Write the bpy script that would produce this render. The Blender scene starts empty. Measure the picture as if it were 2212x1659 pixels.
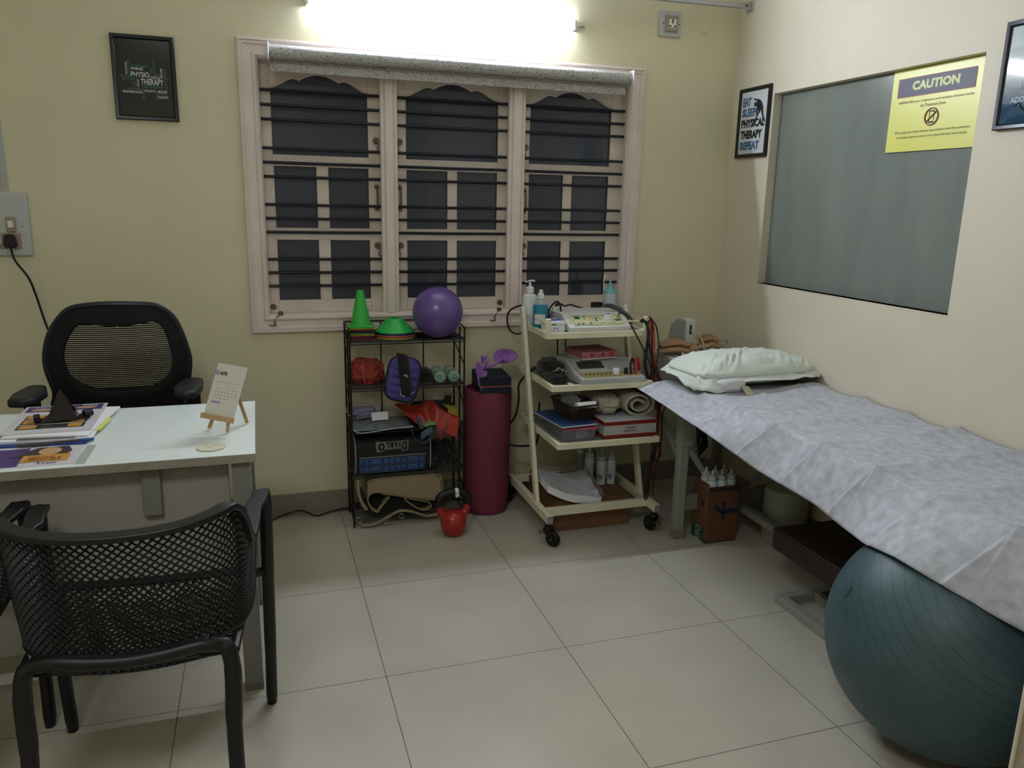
import bpy, math, random
from mathutils import Vector, Matrix, noise
C = bpy.context.scene
COL = C.collection
random.seed(7)
PI = math.pi

# ---------------------------------------------------------------- camera, world, lights, exposure
def make_camera():
    cd = bpy.data.cameras.new('camera')
    cd.sensor_width = 36.0
    cd.lens = 1680.94 / 2212 * 36.0
    cd.clip_start = 0.02
    o = bpy.data.objects.new('camera', cd)
    COL.objects.link(o)
    yaw, pitch, roll = 0.3164, -0.2287, 0.0210
    f = Vector((math.sin(yaw)*math.cos(pitch), math.cos(yaw)*math.cos(pitch), math.sin(pitch)))
    r = Vector((math.cos(yaw), -math.sin(yaw), 0)); u = r.cross(f)
    r2 = r*math.cos(roll) + u*math.sin(roll); u2 = -r*math.sin(roll) + u*math.cos(roll)
    m = Matrix((r2, u2, -f)).transposed().to_4x4()
    m.translation = (0.6352, -3.5574, 1.4463)
    o.matrix_world = m
    C.camera = o
make_camera()
W = bpy.data.worlds.new('night'); C.world = W; W.use_nodes = True
W.node_tree.nodes['Background'].inputs[0].default_value = (0.02, 0.03, 0.06, 1)
W.node_tree.nodes['Background'].inputs[1].default_value = 0.3
TUBE_STRENGTH = 46.0
FILL_PANEL_STRENGTH = 3.9
C.view_settings.view_transform = 'Standard'
C.view_settings.look = 'None'
C.view_settings.gamma = 1.0
C.view_settings.use_curve_mapping = False
C.view_settings.exposure = 2.75
C.cycles.use_denoising = True
C.cycles.max_bounces = 10
C.cycles.diffuse_bounces = 6
C.cycles.transparent_max_bounces = 16
C.cycles.caustics_reflective = False
C.cycles.caustics_refractive = False
C.cycles.sample_clamp_indirect = 6.0

# ---------------------------------------------------------------- materials
def lin(c):
    c /= 255.0
    return c/12.92 if c <= 0.04045 else ((c+0.055)/1.055)**2.4
def rgb(*c): return (lin(c[0]), lin(c[1]), lin(c[2]), 1)
MATS = {}
def mat(name, col, rough=0.5, metal=0.0, spec=0.5, var=0.0, vscale=20, bump=0.0, bscale=200, emit=0.0, trans=0.0, alpha=1.0, sheen=0.0, coat=0.0, aniso=None, ior=1.45, sub=0.0):
    if name in MATS: return MATS[name]
    m = bpy.data.materials.new(name); m.use_nodes = True
    nt = m.node_tree; b = nt.nodes['Principled BSDF']
    c = rgb(*col)
    b.inputs['Base Color'].default_value = c
    b.inputs['Roughness'].default_value = rough
    b.inputs['Metallic'].default_value = metal
    b.inputs['Specular IOR Level'].default_value = spec
    b.inputs['IOR'].default_value = ior
    if trans: b.inputs['Transmission Weight'].default_value = trans
    if alpha < 1: b.inputs['Alpha'].default_value = alpha
    if sheen: b.inputs['Sheen Weight'].default_value = sheen
    if coat: b.inputs['Coat Weight'].default_value = coat; b.inputs['Coat Roughness'].default_value = 0.1
    if emit:
        b.inputs['Emission Color'].default_value = c
        b.inputs['Emission Strength'].default_value = emit
    if var or bump:
        tc = nt.nodes.new('ShaderNodeTexCoord')
        mp = nt.nodes.new('ShaderNodeMapping'); nt.links.new(tc.outputs['Object'], mp.inputs[0])
        if aniso: mp.inputs['Scale'].default_value = aniso
    if var:
        n = nt.nodes.new('ShaderNodeTexNoise'); n.inputs['Scale'].default_value = vscale; n.inputs['Detail'].default_value = 6
        nt.links.new(mp.outputs[0], n.inputs['Vector'])
        cr = nt.nodes.new('ShaderNodeValToRGB')
        cr.color_ramp.elements[0].position = 0.3; cr.color_ramp.elements[1].position = 0.7
        cr.color_ramp.elements[0].color = tuple(max(0, x*(1-var)) for x in c[:3])+(1,)
        cr.color_ramp.elements[1].color = tuple(min(1, x*(1+var)) for x in c[:3])+(1,)
        nt.links.new(n.outputs['Fac'], cr.inputs[0]); nt.links.new(cr.outputs[0], b.inputs['Base Color'])
    if bump:
        n2 = nt.nodes.new('ShaderNodeTexNoise'); n2.inputs['Scale'].default_value = bscale; n2.inputs['Detail'].default_value = 3
        nt.links.new(mp.outputs[0], n2.inputs['Vector'])
        bp = nt.nodes.new('ShaderNodeBump'); bp.inputs['Strength'].default_value = bump; bp.inputs['Distance'].default_value = 0.002
        nt.links.new(n2.outputs['Fac'], bp.inputs['Height']); nt.links.new(bp.outputs[0], b.inputs['Normal'])
    MATS[name] = m
    return m

def nd(nt, t, **k):
    n = nt.nodes.new(t)
    for a, v in k.items(): setattr(n, a, v)
    return n
def math_node(nt, op, a, b=None):
    n = nd(nt, 'ShaderNodeMath', operation=op)
    for i, x in enumerate((a, b)):
        if x is None: continue
        if isinstance(x, (int, float)): n.inputs[i].default_value = x
        else: nt.links.new(x, n.inputs[i])
    return n.outputs[0]

def mat_tiles(name, base, grout, size, ox, oy):
    m = bpy.data.materials.new(name); m.use_nodes = True; nt = m.node_tree; b = nt.nodes['Principled BSDF']
    geo = nd(nt, 'ShaderNodeNewGeometry'); sp = nd(nt, 'ShaderNodeSeparateXYZ'); nt.links.new(geo.outputs['Position'], sp.inputs[0])
    ds = []
    for ax, off in ((0, ox), (1, oy)):
        t = math_node(nt, 'SUBTRACT', sp.outputs[ax], off - 10*size)
        t = math_node(nt, 'MULTIPLY', t, 1.0/size)
        t = math_node(nt, 'FRACT', t)
        t = math_node(nt, 'SUBTRACT', t, 0.5); t = math_node(nt, 'ABSOLUTE', t)
        ds.append(math_node(nt, 'GREATER_THAN', t, 0.5 - 0.0012/size))
    g = math_node(nt, 'MAXIMUM', ds[0], ds[1])
    n = nd(nt, 'ShaderNodeTexNoise'); n.inputs['Scale'].default_value = 3; n.inputs['Detail'].default_value = 8
    nt.links.new(geo.outputs['Position'], n.inputs['Vector'])
    cr = nd(nt, 'ShaderNodeValToRGB'); cr.color_ramp.elements[0].position = .35; cr.color_ramp.elements[1].position = .65
    cb = rgb(*base); cr.color_ramp.elements[0].color = tuple(x*.94 for x in cb[:3])+(1,); cr.color_ramp.elements[1].color = tuple(x*1.03 for x in cb[:3])+(1,)
    nt.links.new(n.outputs['Fac'], cr.inputs[0])
    mx = nd(nt, 'ShaderNodeMixRGB'); nt.links.new(g, mx.inputs[0]); nt.links.new(cr.outputs[0], mx.inputs[1]); mx.inputs[2].default_value = rgb(*grout)
    nt.links.new(mx.outputs[0], b.inputs['Base Color'])
    ro = math_node(nt, 'MULTIPLY', g, 0.5); ro = math_node(nt, 'ADD', ro, 0.2); nt.links.new(ro, b.inputs['Roughness'])
    b.inputs['Specular IOR Level'].default_value = 0.5
    return m

def mat_squiggle(name, base, line, scale, alpha=1.0):
    m = bpy.data.materials.new(name); m.use_nodes = True; nt = m.node_tree; b = nt.nodes['Principled BSDF']
    tc = nd(nt, 'ShaderNodeTexCoord'); fac = None
    for k, s in ((0, scale), (1, scale*1.37)):
        mp = nd(nt, 'ShaderNodeMapping'); mp.inputs['Location'].default_value = (k*7.3, k*3.1, k*1.7)
        nt.links.new(tc.outputs['Object'], mp.inputs[0])
        n = nd(nt, 'ShaderNodeTexNoise'); n.inputs['Scale'].default_value = s; n.inputs['Detail'].default_value = 1.5
        nt.links.new(mp.outputs[0], n.inputs['Vector'])
        t = math_node(nt, 'SUBTRACT', n.outputs['Fac'], 0.5); t = math_node(nt, 'ABSOLUTE', t); t = math_node(nt, 'LESS_THAN', t, 0.012)
        fac = t if fac is None else math_node(nt, 'MAXIMUM', fac, t)
    mx = nd(nt, 'ShaderNodeMixRGB'); nt.links.new(fac, mx.inputs[0]); mx.inputs[1].default_value = rgb(*base); mx.inputs[2].default_value = rgb(*line)
    nt.links.new(mx.outputs[0], b.inputs['Base Color']); b.inputs['Roughness'].default_value = 0.75
    b.inputs['Alpha'].default_value = alpha
    return m

def mat_wave(name, c1, c2, scale, axis='Z', rough=0.6, bump=0.6, dist=0.003):
    m = bpy.data.materials.new(name); m.use_nodes = True; nt = m.node_tree; b = nt.nodes['Principled BSDF']
    tc = nd(nt, 'ShaderNodeTexCoord'); w = nd(nt, 'ShaderNodeTexWave', bands_direction=axis); w.inputs['Scale'].default_value = scale
    w.inputs['Distortion'].default_value = 0.6; w.inputs['Detail'].default_value = 2
    nt.links.new(tc.outputs['Object'], w.inputs['Vector'])
    cr = nd(nt, 'ShaderNodeValToRGB'); cr.color_ramp.elements[0].color = rgb(*c1); cr.color_ramp.elements[1].color = rgb(*c2)
    nt.links.new(w.outputs['Fac'], cr.inputs[0]); nt.links.new(cr.outputs[0], b.inputs['Base Color'])
    bp = nd(nt, 'ShaderNodeBump'); bp.inputs['Strength'].default_value = bump; bp.inputs['Distance'].default_value = dist
    nt.links.new(w.outputs['Fac'], bp.inputs['Height']); nt.links.new(bp.outputs[0], b.inputs['Normal'])
    b.inputs['Roughness'].default_value = rough
    return m

# ---------------------------------------------------------------- mesh builder
def frame_of(t):
    t = t.normalized(); a = Vector((0, 0, 1)) if abs(t.z) < 0.9 else Vector((1, 0, 0))
    x = t.cross(a).normalized(); return x, t.cross(x).normalized()
class MB:
    def __init__(s): s.v = []; s.f = []; s.M = Matrix.Identity(4)
    def add(s, vs, fs):
        k = len(s.v); M = s.M
        s.v += [M @ Vector(p) for p in vs]; s.f += [tuple(i+k for i in q) for q in fs]
        return s
    def box(s, x0, x1, y0, y1, z0, z1):
        return s.add([(x0,y0,z0),(x1,y0,z0),(x1,y1,z0),(x0,y1,z0),(x0,y0,z1),(x1,y0,z1),(x1,y1,z1),(x0,y1,z1)],
                     [(0,3,2,1),(4,5,6,7),(0,1,5,4),(1,2,6,5),(2,3,7,6),(3,0,4,7)])
    def cbox(s, cx, cy, cz, sx, sy, sz): return s.box(cx-sx/2, cx+sx/2, cy-sy/2, cy+sy/2, cz-sz/2, cz+sz/2)
    def hexa(s, p): return s.add(p, [(0,3,2,1),(4,5,6,7),(0,1,5,4),(1,2,6,5),(2,3,7,6),(3,0,4,7)])
    def bar(s, a, b, w, h, up=(0, 0, 1)):
        a = Vector(a); b = Vector(b); t = (b-a).normalized(); up = Vector(up)
        x = t.cross(up)
        if x.length < 1e-4: x = t.cross(Vector((1, 0, 0)))
        x.normalize(); y = x.cross(t).normalized(); p = []
        for c in (a, b):
            for i, j in ((-1,-1),(1,-1),(1,1),(-1,1)): p.append(c + x*(i*w/2) + y*(j*h/2))
        return s.add(p, [(0,3,2,1),(4,5,6,7),(0,1,5,4),(1,2,6,5),(2,3,7,6),(3,0,4,7)])
    def tube(s, pts, r, n=8, closed=False, caps=True, flat=1.0):
        P = [Vector(p) for p in pts]; m = len(P)
        R = r if isinstance(r, (list, tuple)) else [r]*m
        vs = []; x = None
        for i, p in enumerate(P):
            if closed: t = P[(i+1) % m]-P[i-1]
            else: t = P[min(i+1, m-1)]-P[max(i-1, 0)]
            if t.length < 1e-9: t = Vector((0, 0, 1))
            t.normalize()
            if x is None: x, y = frame_of(t)
            else:
                x = x - t*x.dot(t)
                if x.length < 1e-6: x, y = frame_of(t)
                x.normalize(); y = t.cross(x)
            for k in range(n):
                a = 2*PI*k/n; vs.append(p + x*(math.cos(a)*R[i]) + y*(math.sin(a)*R[i]*flat))
        fs = []
        for i in range(m if closed else m-1):
            j = (i+1) % m
            for k in range(n): fs.append((i*n+k, i*n+(k+1) % n, j*n+(k+1) % n, j*n+k))
        if caps and not closed: fs.append(tuple(range(n-1, -1, -1))); fs.append(tuple((m-1)*n+k for k in range(n)))
        return s.add(vs, fs)
    def curve(s, pts, r, n=8, seg=8, closed=False, flat=1.0): return s.tube(smooth(pts, seg, closed), r, n, closed, flat=flat)
    def lathe(s, prof, c=(0, 0, 0), n=32, caps=False):
        vs = []; fs = []; m = len(prof)
        for r, z in prof:
            for k in range(n):
                a = 2*PI*k/n; vs.append((c[0]+r*math.cos(a), c[1]+r*math.sin(a), c[2]+z))
        for i in range(m-1):
            for k in range(n): fs.append((i*n+k, i*n+(k+1) % n, (i+1)*n+(k+1) % n, (i+1)*n+k))
        if caps: fs.append(tuple(range(n-1, -1, -1))); fs.append(tuple((m-1)*n+k for k in range(n)))
        return s.add(vs, fs)
    def cyl(s, a, b, r, n=20): return s.tube([a, b], r, n)
    def ball(s, c, r, n=24, m=14, sc=(1, 1, 1)):
        prof = [(math.sin(PI*i/m), -math.cos(PI*i/m)) for i in range(m+1)]
        vs = []; fs = []
        for rr, z in prof:
            for k in range(n):
                a = 2*PI*k/n; vs.append((c[0]+r*sc[0]*max(rr, 1e-4)*math.cos(a), c[1]+r*sc[1]*max(rr, 1e-4)*math.sin(a), c[2]+r*sc[2]*z))
        for i in range(m):
            for k in range(n): fs.append((i*n+k, i*n+(k+1) % n, (i+1)*n+(k+1) % n, (i+1)*n+k))
        return s.add(vs, fs)
    def prism(s, poly, fn, d0, d1):
        n = len(poly); vs = [fn(a, b, d0) for a, b in poly]+[fn(a, b, d1) for a, b in poly]
        fs = [tuple(range(n-1, -1, -1)), tuple(range(n, 2*n))]+[(i, (i+1) % n, n+(i+1) % n, n+i) for i in range(n)]
        return s.add(vs, fs)
    def grid(s, fn, nu, nv, cu=False, cv=False):
        vs = []; fs = []
        mu = nu if cu else nu+1; mv = nv if cv else nv+1
        for i in range(mu):
            for j in range(mv): vs.append(fn(i/nu, j/nv))
        for i in range(nu):
            for j in range(nv):
                a = i*mv+j; b = ((i+1) % mu)*mv+j; c = ((i+1) % mu)*mv+(j+1) % mv; d = i*mv+(j+1) % mv
                fs.append((a, b, c, d))
        return s.add(vs, fs)
    def text(s, txt, fn, w, h, bold=0.0, sh=0.0):
        vs, fs = text_mesh(txt, bold)
        return s.add([fn(x*w+sh*y*h, y*h) for x, y in vs], fs)

def smooth(pts, seg=8, closed=False):
    P = [Vector(p) for p in pts]; n = len(P); out = []
    rng = range(n if closed else n-1)
    for i in rng:
        p0 = P[(i-1) % n] if closed or i > 0 else P[0]; p1 = P[i]; p2 = P[(i+1) % n]
        p3 = P[(i+2) % n] if closed or i < n-2 else P[-1]
        for k in range(seg):
            t = k/seg; t2 = t*t; t3 = t2*t
            out.append(0.5*((2*p1)+(p2-p0)*t+(2*p0-5*p1+4*p2-p3)*t2+(3*p1-p0-3*p2+p3)*t3))
    if not closed: out.append(P[-1])
    return out

TXT = {}
def text_mesh(txt, bold=0.0):
    k = (txt, bold)
    if k in TXT: return TXT[k]
    cu = bpy.data.curves.new('text', 'FONT'); cu.body = txt; cu.size = 1; cu.offset = bold; cu.resolution_u = 2; cu.fill_mode = 'FRONT'
    o = bpy.data.objects.new('text', cu); COL.objects.link(o)
    bpy.context.view_layer.update()
    me = o.to_mesh()
    vs = [(v.co.x, v.co.y) for v in me.vertices]; fs = [tuple(p.vertices) for p in me.polygons]
    o.to_mesh_clear(); bpy.data.objects.remove(o); bpy.data.curves.remove(cu)
    if vs:
        x0 = min(a for a, b in vs); x1 = max(a for a, b in vs); y0 = min(b for a, b in vs); y1 = max(b for a, b in vs)
        vs = [((a-x0)/max(x1-x0, 1e-6), (b-y0)/max(y1-y0, 1e-6)) for a, b in vs]
    TXT[k] = (vs, fs)
    return TXT[k]

# ---------------------------------------------------------------- objects
def obj(name, mb, m, parent=None, loc=None, smooth_=True, bevel=0.0, bseg=2, sub=0, solid=0.0, soff=-1, wire=0.0, angle=35, label=None, kind=None):
    root = parent
    inv = Matrix.Identity(4)
    if parent is not None: inv = parent['_m'].copy() if False else world_of(parent).inverted()
    elif loc is not None: inv = Matrix.Translation(loc).inverted()
    me = bpy.data.meshes.new(name)
    me.from_pydata([inv @ v for v in mb.v], [], mb.f); me.update()
    me.materials.append(m)
    o = bpy.data.objects.new(name, me); COL.objects.link(o)
    if parent is not None: o.parent = parent
    elif loc is not None: o.location = loc
    if wire:
        md = o.modifiers.new('wire', 'WIREFRAME'); md.thickness = wire; md.use_replace = True; md.use_even_offset = False; md.use_boundary = True
    if solid:
        md = o.modifiers.new('solid', 'SOLIDIFY'); md.thickness = solid; md.offset = soff
    if bevel:
        md = o.modifiers.new('bevel', 'BEVEL'); md.width = bevel; md.segments = bseg; md.limit_method = 'ANGLE'; md.angle_limit = math.radians(40)
    if sub:
        md = o.modifiers.new('sub', 'SUBSURF'); md.levels = sub; md.render_levels = sub
    if smooth_:
        me.polygons.foreach_set('use_smooth', [True]*len(me.polygons))
        try: me.set_sharp_from_angle(angle=math.radians(angle))
        except Exception: pass
    if label: o['label'] = label
    if kind: o['kind'] = kind
    return o
def world_of(o):
    M = Matrix.LocRotScale(o.location, o.rotation_euler, o.scale)
    while o.parent is not None:
        o = o.parent; M = Matrix.LocRotScale(o.location, o.rotation_euler, o.scale) @ M
    return M
def tag(o, label, cat, group=None, kind=None):
    o['label'] = label; o['category'] = cat
    if group: o['group'] = group
    if kind: o['kind'] = kind
    return o
def thing(name, label, cat, loc=(0, 0, 0), rz=0.0, group=None, kind=None):
    o = bpy.data.objects.new(name, None); COL.objects.link(o); o.empty_display_size = 0.05
    o.location = loc; o.rotation_euler = (0, 0, rz)
    return tag(o, label, cat, group, kind)
def dup(root, loc, rz=None, label=None, group=None):
    def cp(o, par):
        c = o.copy(); COL.objects.link(c); c.parent = par
        for ch in [x for x in bpy.data.objects if x.parent == o]: cp(ch, c)
        return c
    r = cp(root, None); r.location = loc
    if rz is not None: r.rotation_euler = (0, 0, rz)
    if label: r['label'] = label
    if group: r['group'] = group
    return r
def local(root):
    mb = MB(); mb.M = world_of(root); return mb
def nz(x, y, z=0.0, s=1.0): return noise.noise(Vector((x*s, y*s, z*s)))

XR = 2.9295
CREAM = mat('cream_wall_paint', (214, 207, 176), .6, var=.03, vscale=2.5, bump=.25, bscale=160)
CREAM2 = mat('warm_white_wall_paint', (212, 204, 185), .6, var=.03, vscale=2.5, bump=.2, bscale=160)
WHITE = mat('white_ceiling_paint', (225, 225, 218), .8)
FRAME = mat('mauve_grey_gloss_paint', (222, 208, 201), .28, var=.06, vscale=9, bump=.15, bscale=60)
SASH = mat('beige_sash_paint', (214, 201, 190), .4, var=.07, vscale=9)
GLASSD = mat('dark_night_glass', (66, 70, 84), .06, spec=.6, bump=.12, bscale=70)
GLASST = mat('textured_night_glass', (64, 67, 80), .22, spec=.5, bump=.5, bscale=180)
BLACKP = mat('black_plastic', (14, 14, 16), .45)
BLACKM = mat('black_painted_metal', (10, 11, 15), .35)
STEEL = mat('polished_steel', (190, 190, 195), .2, metal=1)
BRASS = mat('aged_brass', (112, 104, 92), .35, metal=.9)
WHITEP = mat('white_plastic', (225, 228, 230), .35)
CREAMM = mat('cream_powder_coat', (222, 218, 190), .4, var=.03, vscale=14)
RUBBER = mat('black_rubber', (12, 12, 13), .6)
BLACKF = mat('black_fabric', (12, 12, 14), .9, sheen=.2, var=.2, vscale=60)
PAPER = mat('white_paper', (222, 222, 226), .7)
INKB = mat('black_ink', (18, 18, 20), .7)
# ---------------------------------------------------------------- room
def structure(name, mb, m, label, cat='wall', **k):
    o = obj(name, mb, m, **k); return tag(o, label, cat, kind='structure')
fl = MB(); fl.box(-1.3, XR+.1, -5.0, .1, -.1, 0)
structure('floor', fl, mat_tiles('ivory_vitrified_tiles', (178, 172, 158), (70, 64, 54), .6, .9515, -.7943), 'glossy ivory floor tiles with thin dark joints', 'floor', smooth_=False)
w = MB(); hx0, hx1, hz0, hz1 = .66, 2.368, .935, 2.012
w.box(-1.3, hx0, 0, .15, 0, 2.9); w.box(hx1, XR+.1, 0, .15, 0, 2.9); w.box(hx0, hx1, 0, .15, 0, hz0); w.box(hx0, hx1, 0, .15, hz1, 2.9)
structure('wall_back', w, CREAM, 'pale yellow wall around the barred window', smooth_=False)
w = MB(); oy0, oy1, oz0, oz1 = -.329, -1.4446, 1.0931, 1.9583
X2 = XR+.15
w.box(XR, X2, oy0, 0, 0, 2.9); w.box(XR, X2, -5, oy1, 0, 2.9); w.box(XR, X2, oy1, oy0, 0, oz0); w.box(XR, X2, oy1, oy0, oz1, 2.9)
structure('wall_right', w, CREAM2, 'warm white wall beside the treatment bed', smooth_=False)
w = MB(); w.box(-1.45, -1.3, -5, .15, 0, 2.9); structure('wall_left', w, CREAM, 'cream wall left of the desk', smooth_=False)
w = MB(); w.box(-1.3, X2, -5.15, -5, 0, 2.9); structure('wall_front', w, CREAM2, 'cream wall behind the photographer', smooth_=False)
w = MB(); w.box(-1.45, X2, -5.15, .15, 2.9, 3.0); structure('ceiling', w, WHITE, 'plain white ceiling', 'ceiling', smooth_=False)
SK = mat('grey_beige_skirting_tile', (138, 131, 119), .35, var=.06, vscale=5)
b = MB(); b.box(-1.3, XR, -.012, 0, 0, .1064); structure('baseboard_back', b, SK, 'grey beige tile skirting along the window wall', 'skirting', smooth_=False)
b = MB(); b.box(XR-.012, XR, -5, -.012, 0, .1064); structure('baseboard_right', b, SK, 'grey beige tile skirting behind the treatment bed', 'skirting', smooth_=False)

# ---------------------------------------------------------------- window in the back wall
win = thing('window_1', 'three-sash window with scalloped upper panes behind black bars', 'window', (1.51, 0, .866), kind='structure')
def rect_profile(mb, x0, x1, z0, z1, prof):
    loops = []
    for d, h in prof:
        loops.append([(x0+d, -h, z0+d), (x1-d, -h, z0+d), (x1-d, -h, z1-d), (x0+d, -h, z1-d)])
    vs = [p for l in loops for p in l]; fs = []
    for i in range(len(loops)-1):
        for k in range(4): fs.append((i*4+k, i*4+(k+1) % 4, (i+1)*4+(k+1) % 4, (i+1)*4+k))
    mb.add(vs, fs)
fm = MB()
rect_profile(fm, .5962, 2.4291, .8662, 2.0777, [(0,0),(0,.014),(.003,.02),(.010,.022),(.013,.016),(.016,.016),(.018,.019),(.024,.019),(.026,.013),(.055,.013),(.057,.018),(.062,.021),(.068,.021),(.070,.016),(.073,.016),(.076,.010),(.080,.004),(.082,-.05),(.082,-.12)])
obj('window_frame', fm, FRAME, win, angle=20)
def mull(x0, x1):
    mb = MB(); c = x1-x0
    P = [(x0,.05),(x0,-.004),(x0+.004,-.008),(x0+.012,-.008),(x0+.014,-.003),(x0+.018,-.003),(x0+.021,-.012),(x1-.021,-.012),(x1-.018,-.003),(x1-.014,-.003),(x1-.012,-.008),(x1-.004,-.008),(x1,-.004),(x1,.05)]
    mb.prism(P, lambda a, b_, d: (a, b_, d), .945, 1.998)
    obj('mullion', mb, FRAME, win, angle=20)
mull(1.172, 1.246); mull(1.758, 1.838)
SY0, SY1 = .044, .076
def sash(x0, x1, pa, pb, ma, mbx, tex, left_hinge):
    s = MB()
    def rail(a, b_, c, d): s.box(a, b_, SY0, SY1, c, d)
    rail(x0, pa, .948, 2.005); rail(pb, x1, .948, 2.005)
    rail(pa, pb, .948, 1.000); rail(pa, pb, 1.272, 1.316); rail(pa, pb, 1.584, 1.624)
    rail(ma, mbx, 1.0, 1.272); rail(ma, mbx, 1.316, 1.584)
    q = [(0,.000),(.06,.006),(.13,.022),(.19,.037),(.235,.043),(.27,.041),(.30,.036),(.36,.050),(.43,.060),(.50,.063),(.57,.060),(.64,.050),(.70,.036),(.73,.041),(.765,.043),(.81,.037),(.87,.022),(.94,.006),(1,0)]
    poly = [(pa+(pb-pa)*t, 1.893+h) for t, h in q]
    s.prism(poly+[(pb, 2.005), (pa, 2.005)], lambda a, b_, d: (a, d, b_), SY1, SY0)
    so = obj('sash', s, SASH, win, bevel=.0025, smooth_=False)
    bd = MB()
    bd.tube([(a, SY0+.001, z+.008) for a, z in poly], .0035, 6)
    def loop(a, b_, c, d):
        rect = [(a, c), (b_, c), (b_, d), (a, d)]
        for i in range(4):
            p, q2 = rect[i], rect[(i+1) % 4]; bd.tube([(p[0], SY0+.004, p[1]), (q2[0], SY0+.004, q2[1])], .0045, 6)
    for a, b_ in ((pa, ma), (mbx, pb)): loop(a, b_, 1.0, 1.272); loop(a, b_, 1.316, 1.584)
    bd.tube([(pa, SY0+.004, 1.893), (pa, SY0+.004, 1.624), (pb, SY0+.004, 1.624), (pb, SY0+.004, 1.893)], .0045, 6)
    obj('bead', bd, SASH, so)
    for (a, b_, c, d) in ((pa, ma, 1.0, 1.272), (mbx, pb, 1.0, 1.272), (pa, ma, 1.316, 1.584), (mbx, pb, 1.316, 1.584)):
        g = MB(); g.box(a-.004, b_+.004, .058, .064, c-.004, d+.004); obj('pane', g, tex, so, smooth_=False)
    g = MB(); g.box(pa-.004, pb+.004, .058, .064, 1.62, 1.97); obj('pane', g, tex, so, smooth_=False)
    hx = x1-.022 if left_hinge else x0+.022
    h = MB(); h.curve([(hx, SY0, 1.50), (hx, SY0-.022, 1.492), (hx, SY0-.026, 1.455), (hx, SY0-.022, 1.418), (hx, SY0, 1.41)], [.005]*33, 8)
    h.cyl((hx, SY0-.004, 1.503), (hx, SY0+.001, 1.503), .011, 12); h.cyl((hx, SY0-.004, 1.407), (hx, SY0+.001, 1.407), .011, 12)
    obj('handle', h, BRASS, so)
    for z in (1.70, 1.245):
        h = MB(); h.cyl((hx, SY0-.006, z), (hx, SY0+.001, z), .015, 14); h.cyl((hx, SY0-.014, z), (hx, SY0-.004, z), .006, 10)
        e = 1 if left_hinge else -1
        h.curve([(hx, SY0-.012, z), (hx+e*.008, SY0-.016, z-.02), (hx+e*.004, SY0-.02, z-.04), (hx+e*.02, SY0-.024, z-.05)], .0028, 6)
        h.tube([(hx+e*.025+.006*math.cos(k), SY0-.022, z-.04+.006*math.sin(k)) for k in [i*PI/5 for i in range(10)]], .002, 5, closed=True)
        obj('hook', h, BRASS, so)
    hx2 = x0+.02 if left_hinge else x1-.02
    h = MB(); h.cyl((hx2, SY0-.005, .975), (hx2, SY0+.001, .975), .013, 12); obj('rosette', h, BRASS, so)
    return so
sash(.672, 1.180, .717, 1.127, .902, .945, GLASST, True)
sash(1.240, 1.762, 1.290, 1.724, 1.486, 1.524, GLASSD, False)
sash(1.834, 2.352, 1.874, 2.292, 2.055, 2.093, GLASSD, False)
for hx, hz in ((.70, .95), (1.705, .945)):
    h = MB(); h.cyl((hx+.02, .0, hz), (hx+.02, -.012, hz), .012, 12)
    h.curve([(hx+.02, -.012, hz), (hx, -.02, hz-.018), (hx-.008, -.024, hz-.035), (hx-.004, -.024, hz-.048), (hx-.03, -.026, hz-.047)], .0032, 6)
    obj('stay_hook', h, BRASS, win)
BARM = mat('blue_black_gloss_enamel', (16, 20, 32), .25)
zs = [1.884-.0582*k for k in range(15) if k % 4 != 3]
for (a, b_) in ((.677, 1.173), (1.245, 1.759), (1.837, 2.348)):
    for i, z in enumerate(zs):
        m = MB(); m.tube([(a, .022, z), ((a+b_)/2, .022, z-.001), (b_, .022, z)], .0068, 10)
        obj('grille_bar', m, BARM, win)

# opening in the right wall
win2 = thing('window_2', 'large grey frosted fixed pane recessed in the right wall', 'window', (XR, -.9, oz0), kind='structure')
g = MB(); g.box(XR+.042, XR+.05, oy1, oy0, oz0, oz1)
def mat_frost():
    m = mat('grey_frosted_glass', (120, 126, 120), .2, var=.10, vscale=3.0, spec=.45, aniso=(1, 3, .6))
    return m
obj('pane', g, mat_frost(), win2, smooth_=False)
g = MB(); g.box(XR-.001, XR+.042, oy1, oy0, oz0-.006, oz0); obj('sill', g, CREAM2, win2, smooth_=False)

# ---------------------------------------------------------------- roller blind
bl = thing('roller_blind', 'rolled up grey patterned roller blind above the window', 'blind', (1.52, -.04, 2.018))
SQ = mat_squiggle('grey_thread_pattern_fabric', (196, 194, 192), (60, 56, 54), 85)
SQ2 = mat_squiggle('sheer_thread_pattern_fabric', (186, 182, 178), (60, 56, 54), 85, alpha=.72)
r = MB(); r.cyl((.722, -.075, 2.018), (2.318, -.075, 2.018), .027, 40); obj('fabric_roll', r, SQ, bl)
r = MB(); r.box(.724, 2.306, -.0552, -.0545, 1.974, 2.012); obj('fabric_drop', r, SQ2, bl, smooth_=False)
r = MB(); r.box(.722, 2.308, -.0575, -.052, 1.946, 1.978); obj('bottom_rail', r, SQ, bl, bevel=.002)
for x in (.716, 2.324):
    r = MB(); r.prism([(-.108, 1.985), (-.04, 1.985), (-.013, 1.99), (-.013, 2.05), (-.108, 2.052)], lambda a, b_, d: (d, a, b_), x-.004, x+.004); obj('bracket', r, WHITEP, bl, bevel=.004)
r = MB(); r.box(.722, 2.318, -.052, -.012, 2.034, 2.046); obj('added_light_stop_rail', r, WHITEP, bl, bevel=.001)  # added unseen rail, stops tube light leaking down behind the roll
ch = MB()
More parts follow.
